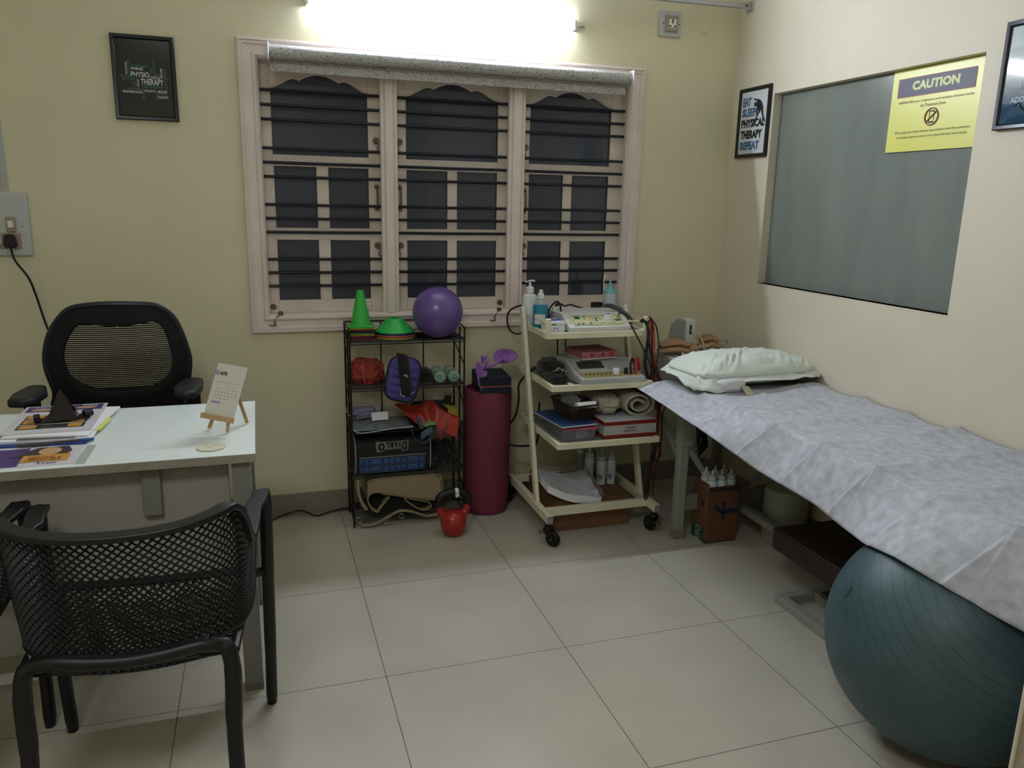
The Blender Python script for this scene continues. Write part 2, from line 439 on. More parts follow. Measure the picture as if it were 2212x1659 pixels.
for x0_, x1_, y_ in ((2.326, 2.318, -.105), (2.34, 2.335, -.05)):
    n = 150
    for i in range(n):
        t = i/(n-1); ch.ball((x0_+(x1_-x0_)*t, y_, 2.02-1.09*t), .0022, 6, 4)
    ch.tube([(x0_, y_, 2.02), (x1_, y_, .93)], .0006, 4)
obj('bead_chain', ch, WHITEP, bl)

# ---------------------------------------------------------------- tube light
tl = thing('tube_light', 'glowing white tube light above the window', 'light', (1.465, 0, 2.232))
r = MB()
hp_ = [(-.0345-.0052*math.sin(PI*k/12), 2.233-.018*math.cos(PI*k/12)) for k in range(13)]
r.prism(hp_, lambda a, b_, d: (d, a, b_), .887, 2.043)
EM = bpy.data.materials.new('lit_white_diffuser'); EM.use_nodes = True
_b = EM.node_tree.nodes['Principled BSDF']; _b.inputs['Base Color'].default_value = (.8, .8, .8, 1)
_b.inputs['Emission Color'].default_value = (0.80, 0.88, 1.0, 1); _b.inputs['Emission Strength'].default_value = TUBE_STRENGTH
obj('diffuser', r, EM, tl)
r = MB(); r.box(.889, 2.041, -.0345, -.0, 2.217, 2.249); obj('housing', r, WHITEP, tl, bevel=.003)
for a, b_ in ((.872, .886), (2.044, 2.058)):
    r = MB(); r.box(a, b_, -.048, 0, 2.2135, 2.2525); obj('end_cap', r, WHITEP, tl, bevel=.004)
r = MB(); r.curve([(2.056, -.03, 2.232), (2.075, -.012, 2.231), (2.095, -.008, 2.232)], .003, 6); r.cbox(2.102, -.006, 2.234, .016, .01, .01); obj('wire', r, mat('grey_wire', (150, 150, 150), .5), tl)

# ---------------------------------------------------------------- added fill panel, out of view above the camera
cp = thing('added_fill_panel', 'added square fill light panel on the ceiling, out of view', 'light', (.1, -3.5, 2.9))
r = MB(); r.box(-.2, .4, -3.8, -3.2, 2.872, 2.9); obj('panel_frame', r, WHITEP, cp, smooth_=False)
EP = EM.copy(); EP.name = 'fill_panel_diffuser'; EP.node_tree.nodes['Principled BSDF'].inputs['Emission Color'].default_value = (.92, .97, 1.0, 1); EP.node_tree.nodes['Principled BSDF'].inputs['Emission Strength'].default_value = FILL_PANEL_STRENGTH
r = MB(); r.box(-.18, .38, -3.78, -3.22, 2.866, 2.873); obj('diffuser', r, EP, cp, smooth_=False)

# ---------------------------------------------------------------- curtain track
ct = thing('curtain_track', 'grey metal curtain track meeting the right wall above the power socket', 'curtain track', (XR, -.08, 2.37))
ALU = mat('satin_aluminium', (176, 178, 184), .35, metal=.6)
r = MB(); r.bar((XR-.045, -.08, 2.376), (.4, -.08, 2.350), .02, .02); obj('rail', r, ALU, ct, bevel=.002)
r = MB(); r.cbox(XR-.003, -.08, 2.376, .006, .05, .045); r.box(XR-.06, XR-.003, -.093, -.089, 2.36, 2.392); obj('bracket', r, ALU, ct, bevel=.002)
r = MB(); r.cyl((XR-.03, -.093, 2.378), (XR-.03, -.097, 2.378), .006, 10); obj('screw', r, BRASS, ct)

# ---------------------------------------------------------------- sockets and switchboard
SOCK = mat('taupe_switch_plate', (158, 142, 126), .5); PLATE = mat('grey_white_plate', (186, 190, 190), .45)
ps = thing('power_socket', 'small power socket high on the wall beside the tube light', 'socket', (2.547, 0, 2.285))
r = MB(); r.box(2.49, 2.604, -.012, 0, 2.228, 2.339); obj('cover_plate', r, PLATE, ps, bevel=.003)
r = MB(); r.box(2.518, 2.583, -.022, -.01, 2.248, 2.32); obj('socket_frame', r, SOCK, ps, bevel=.003)
r = MB(); r.box(2.533, 2.570, -.0235, -.02, 2.264, 2.303); obj('socket_face', r, WHITEP, ps, bevel=.001)
r = MB()
for (x, z, rr) in ((2.551, 2.297, .005), (2.551, 2.288, .004), (2.539, 2.271, .0045), (2.563, 2.271, .0045)): r.cyl((x, -.0236, z), (x, -.0242, z), rr, 10)
for x in (2.507, 2.594): r.cyl((x, -.012, 2.284), (x, -.0126, 2.284), .003, 8)
obj('pin_holes', r, INKB, ps)
r = MB(); r.lathe([(0, .006), (.034, .006), (.037, .003), (.038, 0)], n=40); r.v = [Vector((2.730+v.x, -v.z, 2.292+v.y)) for v in r.v]; r.f = [q[::-1] for q in r.f]
tag(obj('junction_cover', r, CREAM, loc=(2.73, 0, 2.292)), 'round painted junction cover beside the high power socket', 'wall cover')

sb = thing('switchboard', 'grey white switchboard on the wall above the office chair', 'switchboard', (-.33, 0, 1.204))
r = MB(); r.box(-.50, -.208, -.018, 0, 1.204, 1.444); obj('cover_plate', r, PLATE, sb, bevel=.004)
for (x, z, w_, h_) in ((-.271, 1.325, .034, .058), (-.318, 1.262, .034, .058), (-.272, 1.262, .058, .060), (-.39, 1.262, .058, .058), (-.39, 1.33, .034, .058)):
    r = MB(); r.cbox(x, -.021, z, w_, .010, h_); so = obj('switch_module', r, SOCK, sb, bevel=.003)
    if w_ < .05:
        r = MB(); r.cbox(x, -.028, z, .018, .008, .026); obj('rocker', r, WHITEP, so, bevel=.002)
r = MB()
for x, z in ((-.234, 1.318), (-.295, 1.216)): r.cyl((x, -.018, z), (x, -.0186, z), .003, 8)
obj('screws', r, BRASS, sb)
pl = thing('power_plug', 'black plug with its cord in the switchboard by the office chair', 'plug', (-.276, -.03, 1.26))
r = MB(); r.prism([(-.022, -.018), (-.018, .02), (-.008, .026), (.008, .026), (.018, .02), (.024, -.018), (.012, -.026), (-.012, -.026)], lambda a, b_, d: (-.276+a, d, 1.262+b_), -.026, -.052); obj('plug_body', r, BLACKP, pl, bevel=.004)
r = MB(); r.curve([(-.276, -.042, 1.238), (-.272, -.045, 1.21), (-.262, -.045, 1.18), (-.228, -.04, 1.12), (-.212, -.03, 1.05), (-.201, -.03, .992), (-.188, -.03, .93), (-.168, -.03, .86), (-.14, -.03, .78), (-.11, -.03, .6), (-.10, -.03, .3), (-.09, -.05, .006), (.0, -.06, .006)], .0042, 8); obj('cord', r, BLACKP, pl)
ntc = thing('wall_notice', 'pale blue poster cut off by the left photo edge', 'poster', (-.36, 0, 1.46))
r = MB(); r.box(-.48, -.268, -.003, 0, 1.452, 1.80); obj('sheet', r, mat('pale_blue_paper', (170, 182, 178), .6), ntc, smooth_=False)
r = MB(); r.box(-.37, -.275, -.0045, -.003, 1.463, 1.516); obj('sticker', r, mat('pink_paper', (186, 168, 166), .6), ntc, smooth_=False)
r = MB()
for k in range(5): r.box(-.36, -.292, -.0052, -.0045, 1.472+k*.008, 1.474+k*.008)
obj('small_print', r, INKB, ntc, smooth_=False)

# ---------------------------------------------------------------- framed posters
def picture(name, label, fn, w_, h_, border, depth, mf, mp, cat='framed poster', origin=(0, 0, 0), rz=0):
    """fn(a,b,d): a right, b up, d out of the wall"""
    t = thing(name, label, cat, origin)
    r = MB()
    L = []
    for d, h in ((0, 0), (0, depth*.8), (.003, depth), (border*.7, depth*.9), (border, depth*.55), (border, .001)):
        L.append([fn(d, d, h), fn(w_-d, d, h), fn(w_-d, h_-d, h), fn(d, h_-d, h)])
    fs = []
    for i in range(len(L)-1):
        for k in range(4): fs.append((i*4+k, i*4+(k+1) % 4, (i+1)*4+(k+1) % 4, (i+1)*4+k))
    r.add([p for l in L for p in l], fs); obj('frame', r, mf, t, angle=20)
    r = MB(); r.hexa([fn(border*.8, border*.8, .001), fn(w_-border*.8, border*.8, .001), fn(w_-border*.8, h_-border*.8, .001), fn(border*.8, h_-border*.8, .001),
                      fn(border*.8, border*.8, depth*.5), fn(w_-border*.8, border*.8, depth*.5), fn(w_-border*.8, h_-border*.8, depth*.5), fn(border*.8, h_-border*.8, depth*.5)])
    obj('print', r, mp, t, smooth_=False)
    return t
def fb(ox, oz, y=0): return lambda a, b_, d=0: (ox+a, y-d, oz+b_)
def fr(oy, oz, x=XR): return lambda a, b_, d=0: (x-d, oy-a, oz+b_)
NAVYF = mat('blue_black_frame', (20, 22, 32), .3); BLKF = mat('black_frame', (10, 10, 11), .3)
pw, ph, px, pz = .2292, .3161, .1341, 1.7365
t = picture('physio_poster', 'dark framed word cloud poster reading PHYSIO THERAPY', fb(px, pz), pw, ph, .017, .016, NAVYF, mat('charcoal_print', (36, 36, 32), .12), origin=(.249, 0, 1.74))
F = fb(px+.016, pz+.016, -.0092)
def words(lst, m, root, name='lettering'):
    mb = MB(); iw, ih = pw-.032, ph-.032
    for s, u0, v0, u1, v1, rot in lst:
        bw, bh = (u1-u0)*iw, (v1-v0)*ih; bx, by = u0*iw, (1-v1)*ih
        if rot == 0: fn = lambda x, y: F(bx+x, by+y, 0); mb.text(s, fn, bw, bh, .02)
        elif rot == 1: fn = lambda x, y: F(bx+bw-y, by+x, 0); mb.text(s, fn, bh, bw, .02)
        else: fn = lambda x, y: F(bx+y, by+bh-x, 0); mb.text(s, fn, bh, bw, .02)
    obj(name, mb, m, root, smooth_=False)
words([('PHYSIO', .25, .42, .59, .49, 0), ('THERAPY', .42, .505, .84, .585, 0), ('STRETCH', .595, .47, .78, .502, 0), ('MOBILIZE', .26, .362, .48, .398, 0), ('NEUROMUSCULAR', .075, .668, .43, .702, 0), ('EVALUATE', .48, .65, .67, .68, 0), ('RELEASE', .725, .65, .89, .685, 0), ('BALANCE', .73, .722, .905, .755, 0), ('POSTURE', .355, .52, .39, .62, 1), ('EMPOWER', .79, .36, .83, .49, 2), ('FACILITATION', .155, .30, .19, .46, 1)], mat('pale_grey_ink', (205, 205, 210), .6), t)
words([('CONTRACT-RELAX', .26, .328, .58, .357, 0), ('ENCOURAGE', .09, .50, .365, .535, 0), ('CORESTABILIZATION', .42, .595, .82, .63, 0), ('REHABILITATION', .20, .265, .235, .50, 1), ('RANGE OF MOTION', .855, .36, .90, .645, 2), ('STABILITY', .61, .35, .645, .46, 1), ('ENDURANCE', .66, .25, .695, .43, 1)], mat('dim_green_ink', (62, 118, 78), .6), t)
words([('AGILITY DRILLS', .17, .632, .43, .66, 0), ('TRIGGER', .24, .56, .35, .58, 0), ('POINT', .28, .59, .355, .612, 0), ('RESTORE', .67, .435, .78, .462, 0), ('KINESIOLOGY', .43, .645, .475, .79, 2), ('ERGONOMICS', .68, .65, .72, .79, 2), ('RE-EDUCATION', .73, .695, .88, .712, 0), ('STRENGTHEN', .05, .475, .18, .49, 0)], mat('grey_green_ink', (96, 112, 98), .6), t)

# EAT SLEEP ... on the right wall
ew, eh = .245, .322
t = picture('therapy_poster', 'small black framed poster reading EAT SLEEP PHYSICAL THERAPY REPEAT', fr(-.067, 1.683), ew, eh, .018, .016, BLKF, mat('white_print', (205, 208, 216), .25), origin=(XR, -.19, 1.69))
F2 = fr(-.067-.018, 1.683+.018, XR-.0092)
iw, ih = ew-.036, eh-.036
def lines(lst, m, root, fn0, name='lettering', bold=.03):
    mb = MB()
    for s, x0_, y0_, x1_, y1_ in lst: mb.text(s, (lambda x, y, X=x0_, Y=y0_: fn0(X+x, Y+y)), x1_-x0_, y1_-y0_, bold)
    return obj(name, mb, m, root, smooth_=False)
U = lambda u0, v0, u1, v1: (u0*iw, (1-v1)*ih, u1*iw, (1-v0)*ih)
lines([('EAT', *U(.06, .09, .38, .235)), ('SLEEP', *U(.06, .265, .60, .40)), ('REPEAT', *U(.07, .80, .80, .935))], mat('steel_blue_ink', (62, 104, 138), .6), t, F2, bold=.05)
lines([('PHYSICAL', *U(.06, .44, .95, .575)), ('THERAPY', *U(.06, .62, .88, .755))], INKB, t, F2, bold=.05)
sil = [(.40,.085),(.47,.12),(.60,.135),(.70,.15),(.78,.19),(.84,.26),(.86,.33),(.88,.40),(.94,.47),(.97,.515),(.93,.515),(.87,.45),(.80,.36),(.77,.31),(.70,.38),(.60,.47),(.60,.50),(.50,.505),(.55,.49),(.57,.47),(.66,.36),(.68,.31),(.66,.29),(.63,.38),(.61,.40),(.60,.35),(.62,.28),(.60,.235),(.62,.20),(.60,.165),(.50,.145)]
mb = MB(); mb.prism([(a*iw, (1-b_)*ih) for a, b_ in sil], lambda a, b_, d: F2(a, b_, d), 0, .0006)
mb.prism([(.555*iw+.011*math.cos(k*PI/6), (1-.215)*ih+.011*math.sin(k*PI/6)) for k in range(12)], lambda a, b_, d: F2(a, b_, d), 0, .0006)
obj('stretching_figure', mb, INKB, t, smooth_=False)

# caution sign
cs = thing('caution_sign', 'yellow CAUTION notice fixed on the grey frosted pane', 'sign', (XR+.03, -1.22, 1.66))
YEL = mat('yellow_sign_board', (216, 214, 104), .35)
cw, chh = .414, .293
fc = fr(-1.016, 1.6635, XR+.0355); r = MB(); r.hexa([fc(0, 0, -.006), fc(cw, 0, -.006), fc(cw, chh, -.006), fc(0, chh, -.006), fc(0, 0, 0), fc(cw, 0, 0), fc(cw, chh, 0), fc(0, chh, 0)])
obj('board', r, YEL, cs, smooth_=False)
fc2 = lambda a, b_, d=0: fc(a, b_, .0006+d)
def quad(mb, fn, a0, b0, a1, b1, d=0): mb.hexa([fn(a0, b0, d), fn(a1, b0, d), fn(a1, b1, d), fn(a0, b1, d), fn(a0, b0, d+.0005), fn(a1, b0, d+.0005), fn(a1, b1, d+.0005), fn(a0, b1, d+.0005)])
r = MB(); quad(r, fc2, .055*cw*1.25, .665*chh, .90*cw, .895*chh); obj('banner_border', r, mat('red_border_ink', (150, 60, 70), .5), cs, smooth_=False)
r = MB(); quad(r, fc2, .055*cw*1.25+.0025, .665*chh+.0025, .90*cw-.0025, .895*chh-.0025, .0003); obj('banner', r, mat('slate_ink', (78, 76, 92), .5), cs, smooth_=False)
fct = lambda x, y: fc(x, y, .002)
lines([('CAUTION', .235*cw, .735*chh, .74*cw, .845*chh)], mat('pale_yellow_ink', (212, 214, 150), .5), cs, fct, bold=.05)
lines([('SWITCH OFF', .10*cw, .588*chh, .265*cw, .615*chh)], mat('red_ink', (150, 50, 50), .5), cs, fct)
lines([('your cellphone and wireless devices inside', .275*cw, .58*chh, .90*cw, .615*chh), ('the Treatment Zone', .35*cw, .525*chh, .62*cw, .56*chh),
       ('RF energy from these devices may interfere with the operation', .10*cw, .215*chh, .90*cw, .25*chh), ('of medical devices used in this area and may cause injury', .12*cw, .155*chh, .88*cw, .19*chh)], INKB, cs, fct, bold=.0)
r = MB(); cx_, cy_ = .49*cw, .395*chh
r.tube([fct(cx_+.029*math.cos(k*PI/20), cy_+.029*math.sin(k*PI/20)) for k in range(40)], .0022, 6, closed=True)
r.bar(fct(cx_-.022, cy_-.018), fct(cx_+.022, cy_+.018), .0012, .004, up=(1, 0, 0)); r.bar(fct(cx_-.022, cy_-.018), fct(cx_+.022, cy_+.018), .004, .0012, up=(1, 0, 0))
obj('prohibition_ring', r, mat('maroon_ink', (140, 62, 60), .5), cs)
r = MB(); quad(r, fc2, cx_-.011, cy_-.021, cx_-.009, cy_+.021); quad(r, fc2, cx_+.009, cy_-.021, cx_+.011, cy_+.021); quad(r, fc2, cx_-.011, cy_+.017, cx_+.011, cy_+.021); quad(r, fc2, cx_-.011, cy_-.022, cx_+.011, cy_-.017)
obj('phone_symbol', r, INKB, cs, smooth_=False)

# blue poster cut by right edge
PR = bpy.data.materials.new('blue_cloud_print'); PR.use_nodes = True; nt = PR.node_tree; pb_ = nt.nodes['Principled BSDF']
tc = nd(nt, 'ShaderNodeTexCoord'); mp = nd(nt, 'ShaderNodeMapping'); mp.inputs['Scale'].default_value = (1, 5, 16); nt.links.new(tc.outputs['Object'], mp.inputs[0])
n_ = nd(nt, 'ShaderNodeTexNoise'); n_.inputs['Scale'].default_value = 1.4; n_.inputs['Detail'].default_value = 5; nt.links.new(mp.outputs[0], n_.inputs['Vector'])
sp = nd(nt, 'ShaderNodeSeparateXYZ'); nt.links.new(tc.outputs['Object'], sp.inputs[0])
a_ = math_node(nt, 'MULTIPLY', sp.outputs[2], 2.6); a_ = math_node(nt, 'ADD', a_, math_node(nt, 'MULTIPLY', n_.outputs['Fac'], .55)); a_ = math_node(nt, 'SUBTRACT', a_, .25)
cr = nd(nt, 'ShaderNodeValToRGB'); cr.color_ramp.elements[0].position = .1; cr.color_ramp.elements[0].color = rgb(38, 70, 96); cr.color_ramp.elements[1].position = .7; cr.color_ramp.elements[1].color = rgb(196, 208, 214)
nt.links.new(a_, cr.inputs[0]); nt.links.new(cr.outputs[0], pb_.inputs['Base Color']); pb_.inputs['Roughness'].default_value = .05
t = picture('sky_poster', 'framed blue sky poster cut off by the right photo edge', fr(-1.521, 1.705), .245, .325, .018, .018, mat('gunmetal_frame', (44, 44, 52), .25, metal=.3), PR, origin=(XR, -1.64, 1.71))
F3 = fr(-1.521-.018, 1.705+.018, XR-.0100)
lines([('ADDS', .03, .060, .09, .078), ('THE', .05, .105, .09, .122)], mat('pale_blue_ink', (150, 170, 186), .5), t, F3)
mb = MB(); mb.curve([F3(.066+.02*math.cos(k), .04+.02*math.sin(k)) for k in (2.6, 2.2, 1.8, 1.4)], .0012, 5); mb.curve([F3(.066, .055), F3(.072, .045), F3(.084, .035)], .002, 5); obj('drawn_curve', mb, INKB, t)

# ---------------------------------------------------------------- desk
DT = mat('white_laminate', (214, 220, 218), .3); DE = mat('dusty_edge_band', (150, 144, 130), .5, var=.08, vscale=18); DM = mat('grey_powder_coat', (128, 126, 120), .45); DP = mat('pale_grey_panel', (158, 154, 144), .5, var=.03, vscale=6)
dk = thing('desk', 'white topped office desk with grey metal legs', 'desk', (-.3, -1.07, 0))
r = MB(); r.box(-1.15, .602, -1.371, -.765, .7255, .75); obj('edge_band', r, DE, dk, bevel=.001, smooth_=False)
r = MB(); r.box(-1.1495, .6015, -1.3705, -.7655, .7492, .7506); obj('tabletop', r, DT, dk, smooth_=False)
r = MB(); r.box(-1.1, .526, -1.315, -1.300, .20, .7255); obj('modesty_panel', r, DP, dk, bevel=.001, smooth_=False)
r = MB(); r.box(.300, .349, -1.336, -1.315, .58, .7245); obj('cable_cover', r, DM, dk, bevel=.003)
for x0_, x1_ in ((.536, .588), (-1.14, -1.09)):
    for y0_, y1_ in ((-1.352, -1.30), (-.83, -.78)):
        r = MB(); r.box(x0_, x1_, y0_, y1_, .018, .7255); lg = obj('leg', r, DM, dk, bevel=.003)
        r = MB(); r.box(x0_-.001, x1_+.001, y0_-.001, y1_+.001, 0, .02); obj('foot_cap', r, mat('dull_grey_plastic', (112, 108, 98), .6), lg)
    r = MB(); r.box(x0_, x1_, -1.30, -.83, .68, .7255); obj('side_beam', r, DM, dk, bevel=.002)
r = MB(); r.box(-1.09, .536, -1.09, -1.05, .68, .7255); obj('cross_beam', r, DM, dk, bevel=.002)
# ---------------------------------------------------------------- sheets, pads, heaps
def rrect(w, h, r, n=5):
    out = []
    for cx, cy, a0 in ((w/2-r, h/2-r, 0), (-w/2+r, h/2-r, 90), (-w/2+r, -h/2+r, 180), (w/2-r, -h/2+r, 270)):
        for k in range(n+1):
            a = math.radians(a0+90*k/n); out.append((cx+r*math.cos(a), cy+r*math.sin(a)))
    return out
def blob(mb, c, s, seed=0.0, amp=.15, freq=9, e=.8, nu=36, nv=20, zmin=None, ridges=0.0):
    """soft folded lump: superellipsoid with noise folds and a flat underside"""
    sg = lambda x, p: math.copysign(abs(x)**p, x)
    def fn(u, v):
        a = 2*PI*u; b = PI*(v-.5)
        x = sg(math.cos(b), e)*sg(math.cos(a), e); y = sg(math.cos(b), e)*sg(math.sin(a), e); z = sg(math.sin(b), e)
        k = 1+amp*nz(x+seed, y-seed, z, freq*.25)+amp*.6*nz(x*2+seed, y*2, z*2, freq*.25)
        if ridges: k += ridges*(abs(nz(x+seed*2, y, z+seed, freq*.45))-.2)
        X, Y, Z = c[0]+s[0]*x*k, c[1]+s[1]*y*k, c[2]+s[2]*z*k
        if zmin is not None: Z = max(Z, zmin)
        return (X, Y, Z)
    return mb.grid(fn, nu, nv, cu=True)
def ribbon(mb, pts, y0, y1, th, seg=8):
    P = smooth([(x, 0, z) for x, z in pts], seg); n = len(P); L = []; R = []
    for i, p in enumerate(P):
        t = (P[min(i+1, n-1)]-P[max(i-1, 0)]).normalized(); nn = Vector((-t.z, 0, t.x)); L.append(p+nn*th/2); R.append(p-nn*th/2)
    poly = L+R[::-1]; m = len(poly)
    vs = [(q.x, y0, q.z) for q in poly]+[(q.x, y1, q.z) for q in poly]
    fs = [(i, (i+1) % m, m+(i+1) % m, m+i) for i in range(m)]
    for i in range(n-1): fs.append((i, i+1, m-2-i, m-1-i)); fs.append((m+i+1, m+i, 2*m-1-i, 2*m-2-i))
    return mb.add(vs, fs)

# ---------------------------------------------------------------- wire rack
RK = mat('black_wire', (13, 13, 15), .35)
RX0, RX1, RY0, RY1 = .991, 1.498, -.225, -.03
RZ = [.853, .647, .455, .245, .040]
rk = thing('wire_rack', 'black wire rack with five shelves of exercise gear under the window', 'shelf rack', (1.245, -.13, 0))
for x in (RX0, RX1):
    for y, top in ((RY0, .900), (RY0+.085, .893), (RY1, .912)):
        r = MB(); r.cyl((x, y, 0 if y != RY0+.085 else .04), (x, y, top), .0042, 8); obj('upright', r, RK, rk)
    r = MB()
    r.tube([(x, RY0, .900), (x, RY1, .912)], .0035, 6)
    for z in (.76, .58, .40, .17): r.tube([(x, RY0, z-.03), (x, RY1, z+.05)], .0028, 6)
    obj('side_ladder', r, RK, rk)
r = MB(); r.tube([(RX0, RY1, .912), (RX1, RY1, .912)], .0038, 8); obj('top_rail', r, RK, rk)
for x in (1.153, 1.35):
    r = MB(); r.tube([(x, RY1, .04), (x, RY1, .912)], .003, 6); obj('back_rod', r, RK, rk)
for z in RZ:
    r = MB()
    for y in (RY0, RY1): r.tube([(RX0, y, z-.003), (RX1, y, z-.003)], .0036, 6)
    for x in (RX0, RX1): r.tube([(x, RY0, z-.003), (x, RY1, z-.003)], .0032, 6)
    r.tube([(RX0, RY0, z-.014), (RX1, RY0, z-.014)], .003, 6)
    for k in range(1, 9): y = RY0+(RY1-RY0)*k/9; r.tube([(RX0, y, z-.0025), (RX1, y, z-.0025)], .0022, 5)
    for x in (1.11, 1.24, 1.37): r.tube([(x, RY0, z-.005), (x, RY1, z-.005)], .0024, 5)
    obj('shelf', r, RK, rk)

def cone_mb(root):
    mb = local(root); mb.M = Matrix.Identity(4)
    return mb
CONEC = [('red', (176, 50, 40)), ('blue', (44, 60, 130)), ('orange', (184, 66, 40)), ('yellow', (176, 190, 50)), ('green', (40, 130, 70)), ('navy', (26, 32, 60)), ('dark red', (150, 50, 36)), ('yellow', (178, 192, 56)), ('green', (58, 178, 74))]
CN = ['red training cone, lowest of the cone stack on the rack', 'blue training cone, second from the bottom of the cone stack', 'orange training cone just above the blue one in the cone stack', 'yellow training cone low in the stack, above the orange one', 'dark green training cone in the middle of the cone stack', 'navy training cone above the dark green one in the stack', 'dark red training cone just above the navy one in the stack', 'yellow training cone directly under the topmost green cone', 'bright green training cone, topmost of the cone stack']
for i, (nm, col) in enumerate(CONEC):
    z = .8535+i*.0066
    t = thing('training_cone', CN[i], 'cone', (1.052, -.135, z), rz=random.uniform(-.12, .12), group='nested training cones on the rack top')
    m = mat('cone_plastic_'+nm.replace(' ', '_')+str(i), col, .45)
    r = local(t); r.M = t.matrix_basis.copy() if False else world_of(t)
    r.prism(rrect(.111, .111, .012), lambda a, b_, d: (a, b_, d), 0, .0032)
    obj('base', r, m, t, bevel=.0008)
    r = local(t); r.lathe([(.049, .003), (.0465, .006), (.044, .0065), (.0145, .155), (.0142, .157), (.012, .157), (.0118, .155), (.041, .004)], n=36)
    obj('body', r, m, t, angle=50)
DISC = [('yellow green', (160, 170, 50), 'yellow green marker disc, lowest of the disc stack'), ('red', (150, 46, 40), 'red marker disc just above the lowest yellow green one'), ('orange', (176, 96, 74), 'pale orange marker disc in the middle of the disc stack'), ('purple', (52, 40, 84), 'dark purple marker disc above the pale orange one'), ('navy', (22, 40, 62), 'dark navy marker disc directly under the green top disc'), ('green', (48, 176, 78), 'bright green marker disc, topmost of the disc stack')]
for i, (nm, col, lb) in enumerate(DISC):
    r = MB(); z = .8535+i*.0052
    r.lathe([(.087, .0), (.089, .001), (.088, .004), (.080, .010), (.066, .022), (.052, .036), (.040, .049), (.031, .058), (.026, .060), (.021, .0585), (.0205, .057), (.026, .0575), (.038, .047), (.05, .034), (.064, .020), (.078, .008), (.085, .001)], (1.202, -.130, z), 44)
    tag(obj('marker_disc', r, mat('disc_plastic_'+str(i), col, .35), loc=(1.202, -.13, z), angle=60), lb, 'marker disc', 'stacked marker discs on the rack top')
pb = thing('exercise_ball', 'shiny purple exercise ball resting on top of the wire rack', 'exercise ball', (1.385, -.185, .853))
r = MB(); r.ball((1.385, -.185, .9665), .1125, 48, 32); obj('ball_body', r, mat('purple_pearl_vinyl', (100, 78, 146), .24, spec=.8, bump=.1, bscale=400), pb)
r = MB(); r.cyl((1.352, -.293, .975), (1.349, -.2985, .9755), .0035, 10); obj('valve', r, mat('purple_pearl_vinyl_light', (120, 100, 160), .3), pb)

# second shelf
t = thing('ankle_weight', 'dark red cloth sandbag at the left end of the second rack shelf', 'ankle weight', (1.075, -.13, .65))
r = MB(); blob(r, (1.072, -.13, .700), (.072, .066, .056), 3.1, .18, 9, .75, 44, 26, zmin=.6485, ridges=.25); obj('pouch', r, mat('brick_red_fabric', (148, 56, 46), .75, var=.15, vscale=30, bump=.4, bscale=300), t)
r = MB(); r.curve([(1.055, -.205, .66), (1.05, -.203, .70), (1.048, -.185, .735), (1.052, -.15, .757)], .0016, 5); obj('seam', r, mat('orange_thread', (190, 110, 84), .8), t)
aw = thing('ankle_weight', 'purple and black ankle weight drooping over the second shelf edge', 'ankle weight', (1.215, -.20, .60))
def ankle():
    R_ = Matrix.Translation((1.213, -.232, .680)) @ Matrix.Rotation(math.radians(14), 4, 'Y') @ Matrix.Rotation(math.radians(-14), 4, 'X')
    r = MB(); r.M = R_
    def fn(u, v):
        a = 2*PI*u; b = PI*(v-.5); sg = lambda x, p: math.copysign(abs(x)**p, x)
        x = sg(math.cos(b), .9)*sg(math.cos(a), .55); z = sg(math.cos(b), .9)*sg(math.sin(a), .55); y = math.sin(b)
        q = abs(math.sin(z*8.5))**.5
        return (x*.072, y*.030*(.45+.55*q) - .03*(1-x*x*.5), z*.096)
    r.grid(fn, 72, 30, cu=True)
    obj('pad', r, mat('indigo_quilted_fabric', (72, 68, 134), .7, var=.12, vscale=40, bump=.3, bscale=300), aw)
    r = MB(); r.M = R_
    r.tube([(.074*math.copysign(abs(math.cos(a))**.55, math.cos(a)), -.022, .098*math.copysign(abs(math.sin(a))**.55, math.sin(a))) for a in [2*PI*k/48 for k in range(48)]], .0035, 6, closed=True); obj('piping', r, BLACKF, aw)
    r = MB(); r.M = R_
    def st(u, v):
        z = .104-.175*u; return (-.060+.052*v+u*.058, -.060-.004*math.sin(u*9)-.008*math.sin(PI*u), z)
    r.grid(st, 20, 3); obj('strap', r, BLACKF, aw, solid=.004, soff=1)
    r = MB(); r.M = R_
    r.tube([(-.012, -.074, -.052), (-.010, -.074, -.072), (.010, -.074, -.076)], .0016, 6); r.tube([(.034, -.072, -.064), (.048, -.070, -.048)], .0014, 6); obj('buckle', r, STEEL, aw)
    r = MB(); r.M = R_
    r.tube([(-.012, -.073, .012), (.0, -.074, .016), (.008, -.074, .010)], .0012, 5); r.tube([(-.002, -.074, .022), (.003, -.074, .006)], .001, 5); obj('running_figure_mark', r, PAPER, aw)
    r = MB(); blob(r, (1.222, -.125, .678), (.055, .07, .028), 5.2, .1, 8, .7, zmin=.6485); obj('folded_end', r, BLACKF, aw)
ankle()
r = MB(); blob(r, (1.328, -.125, .676), (.040, .065, .030), 7.7, .12, 7, .8, zmin=.6485, ridges=.05)
tag(obj('black_wrap', r, BLACKF, loc=(1.328, -.125, .65)), 'black folded fabric wrap beside the purple ankle weight', 'fabric wrap')
MINT = mat('mint_vinyl', (134, 166, 148), .4); DKG = mat('dark_green_ink', (24, 92, 66), .6)
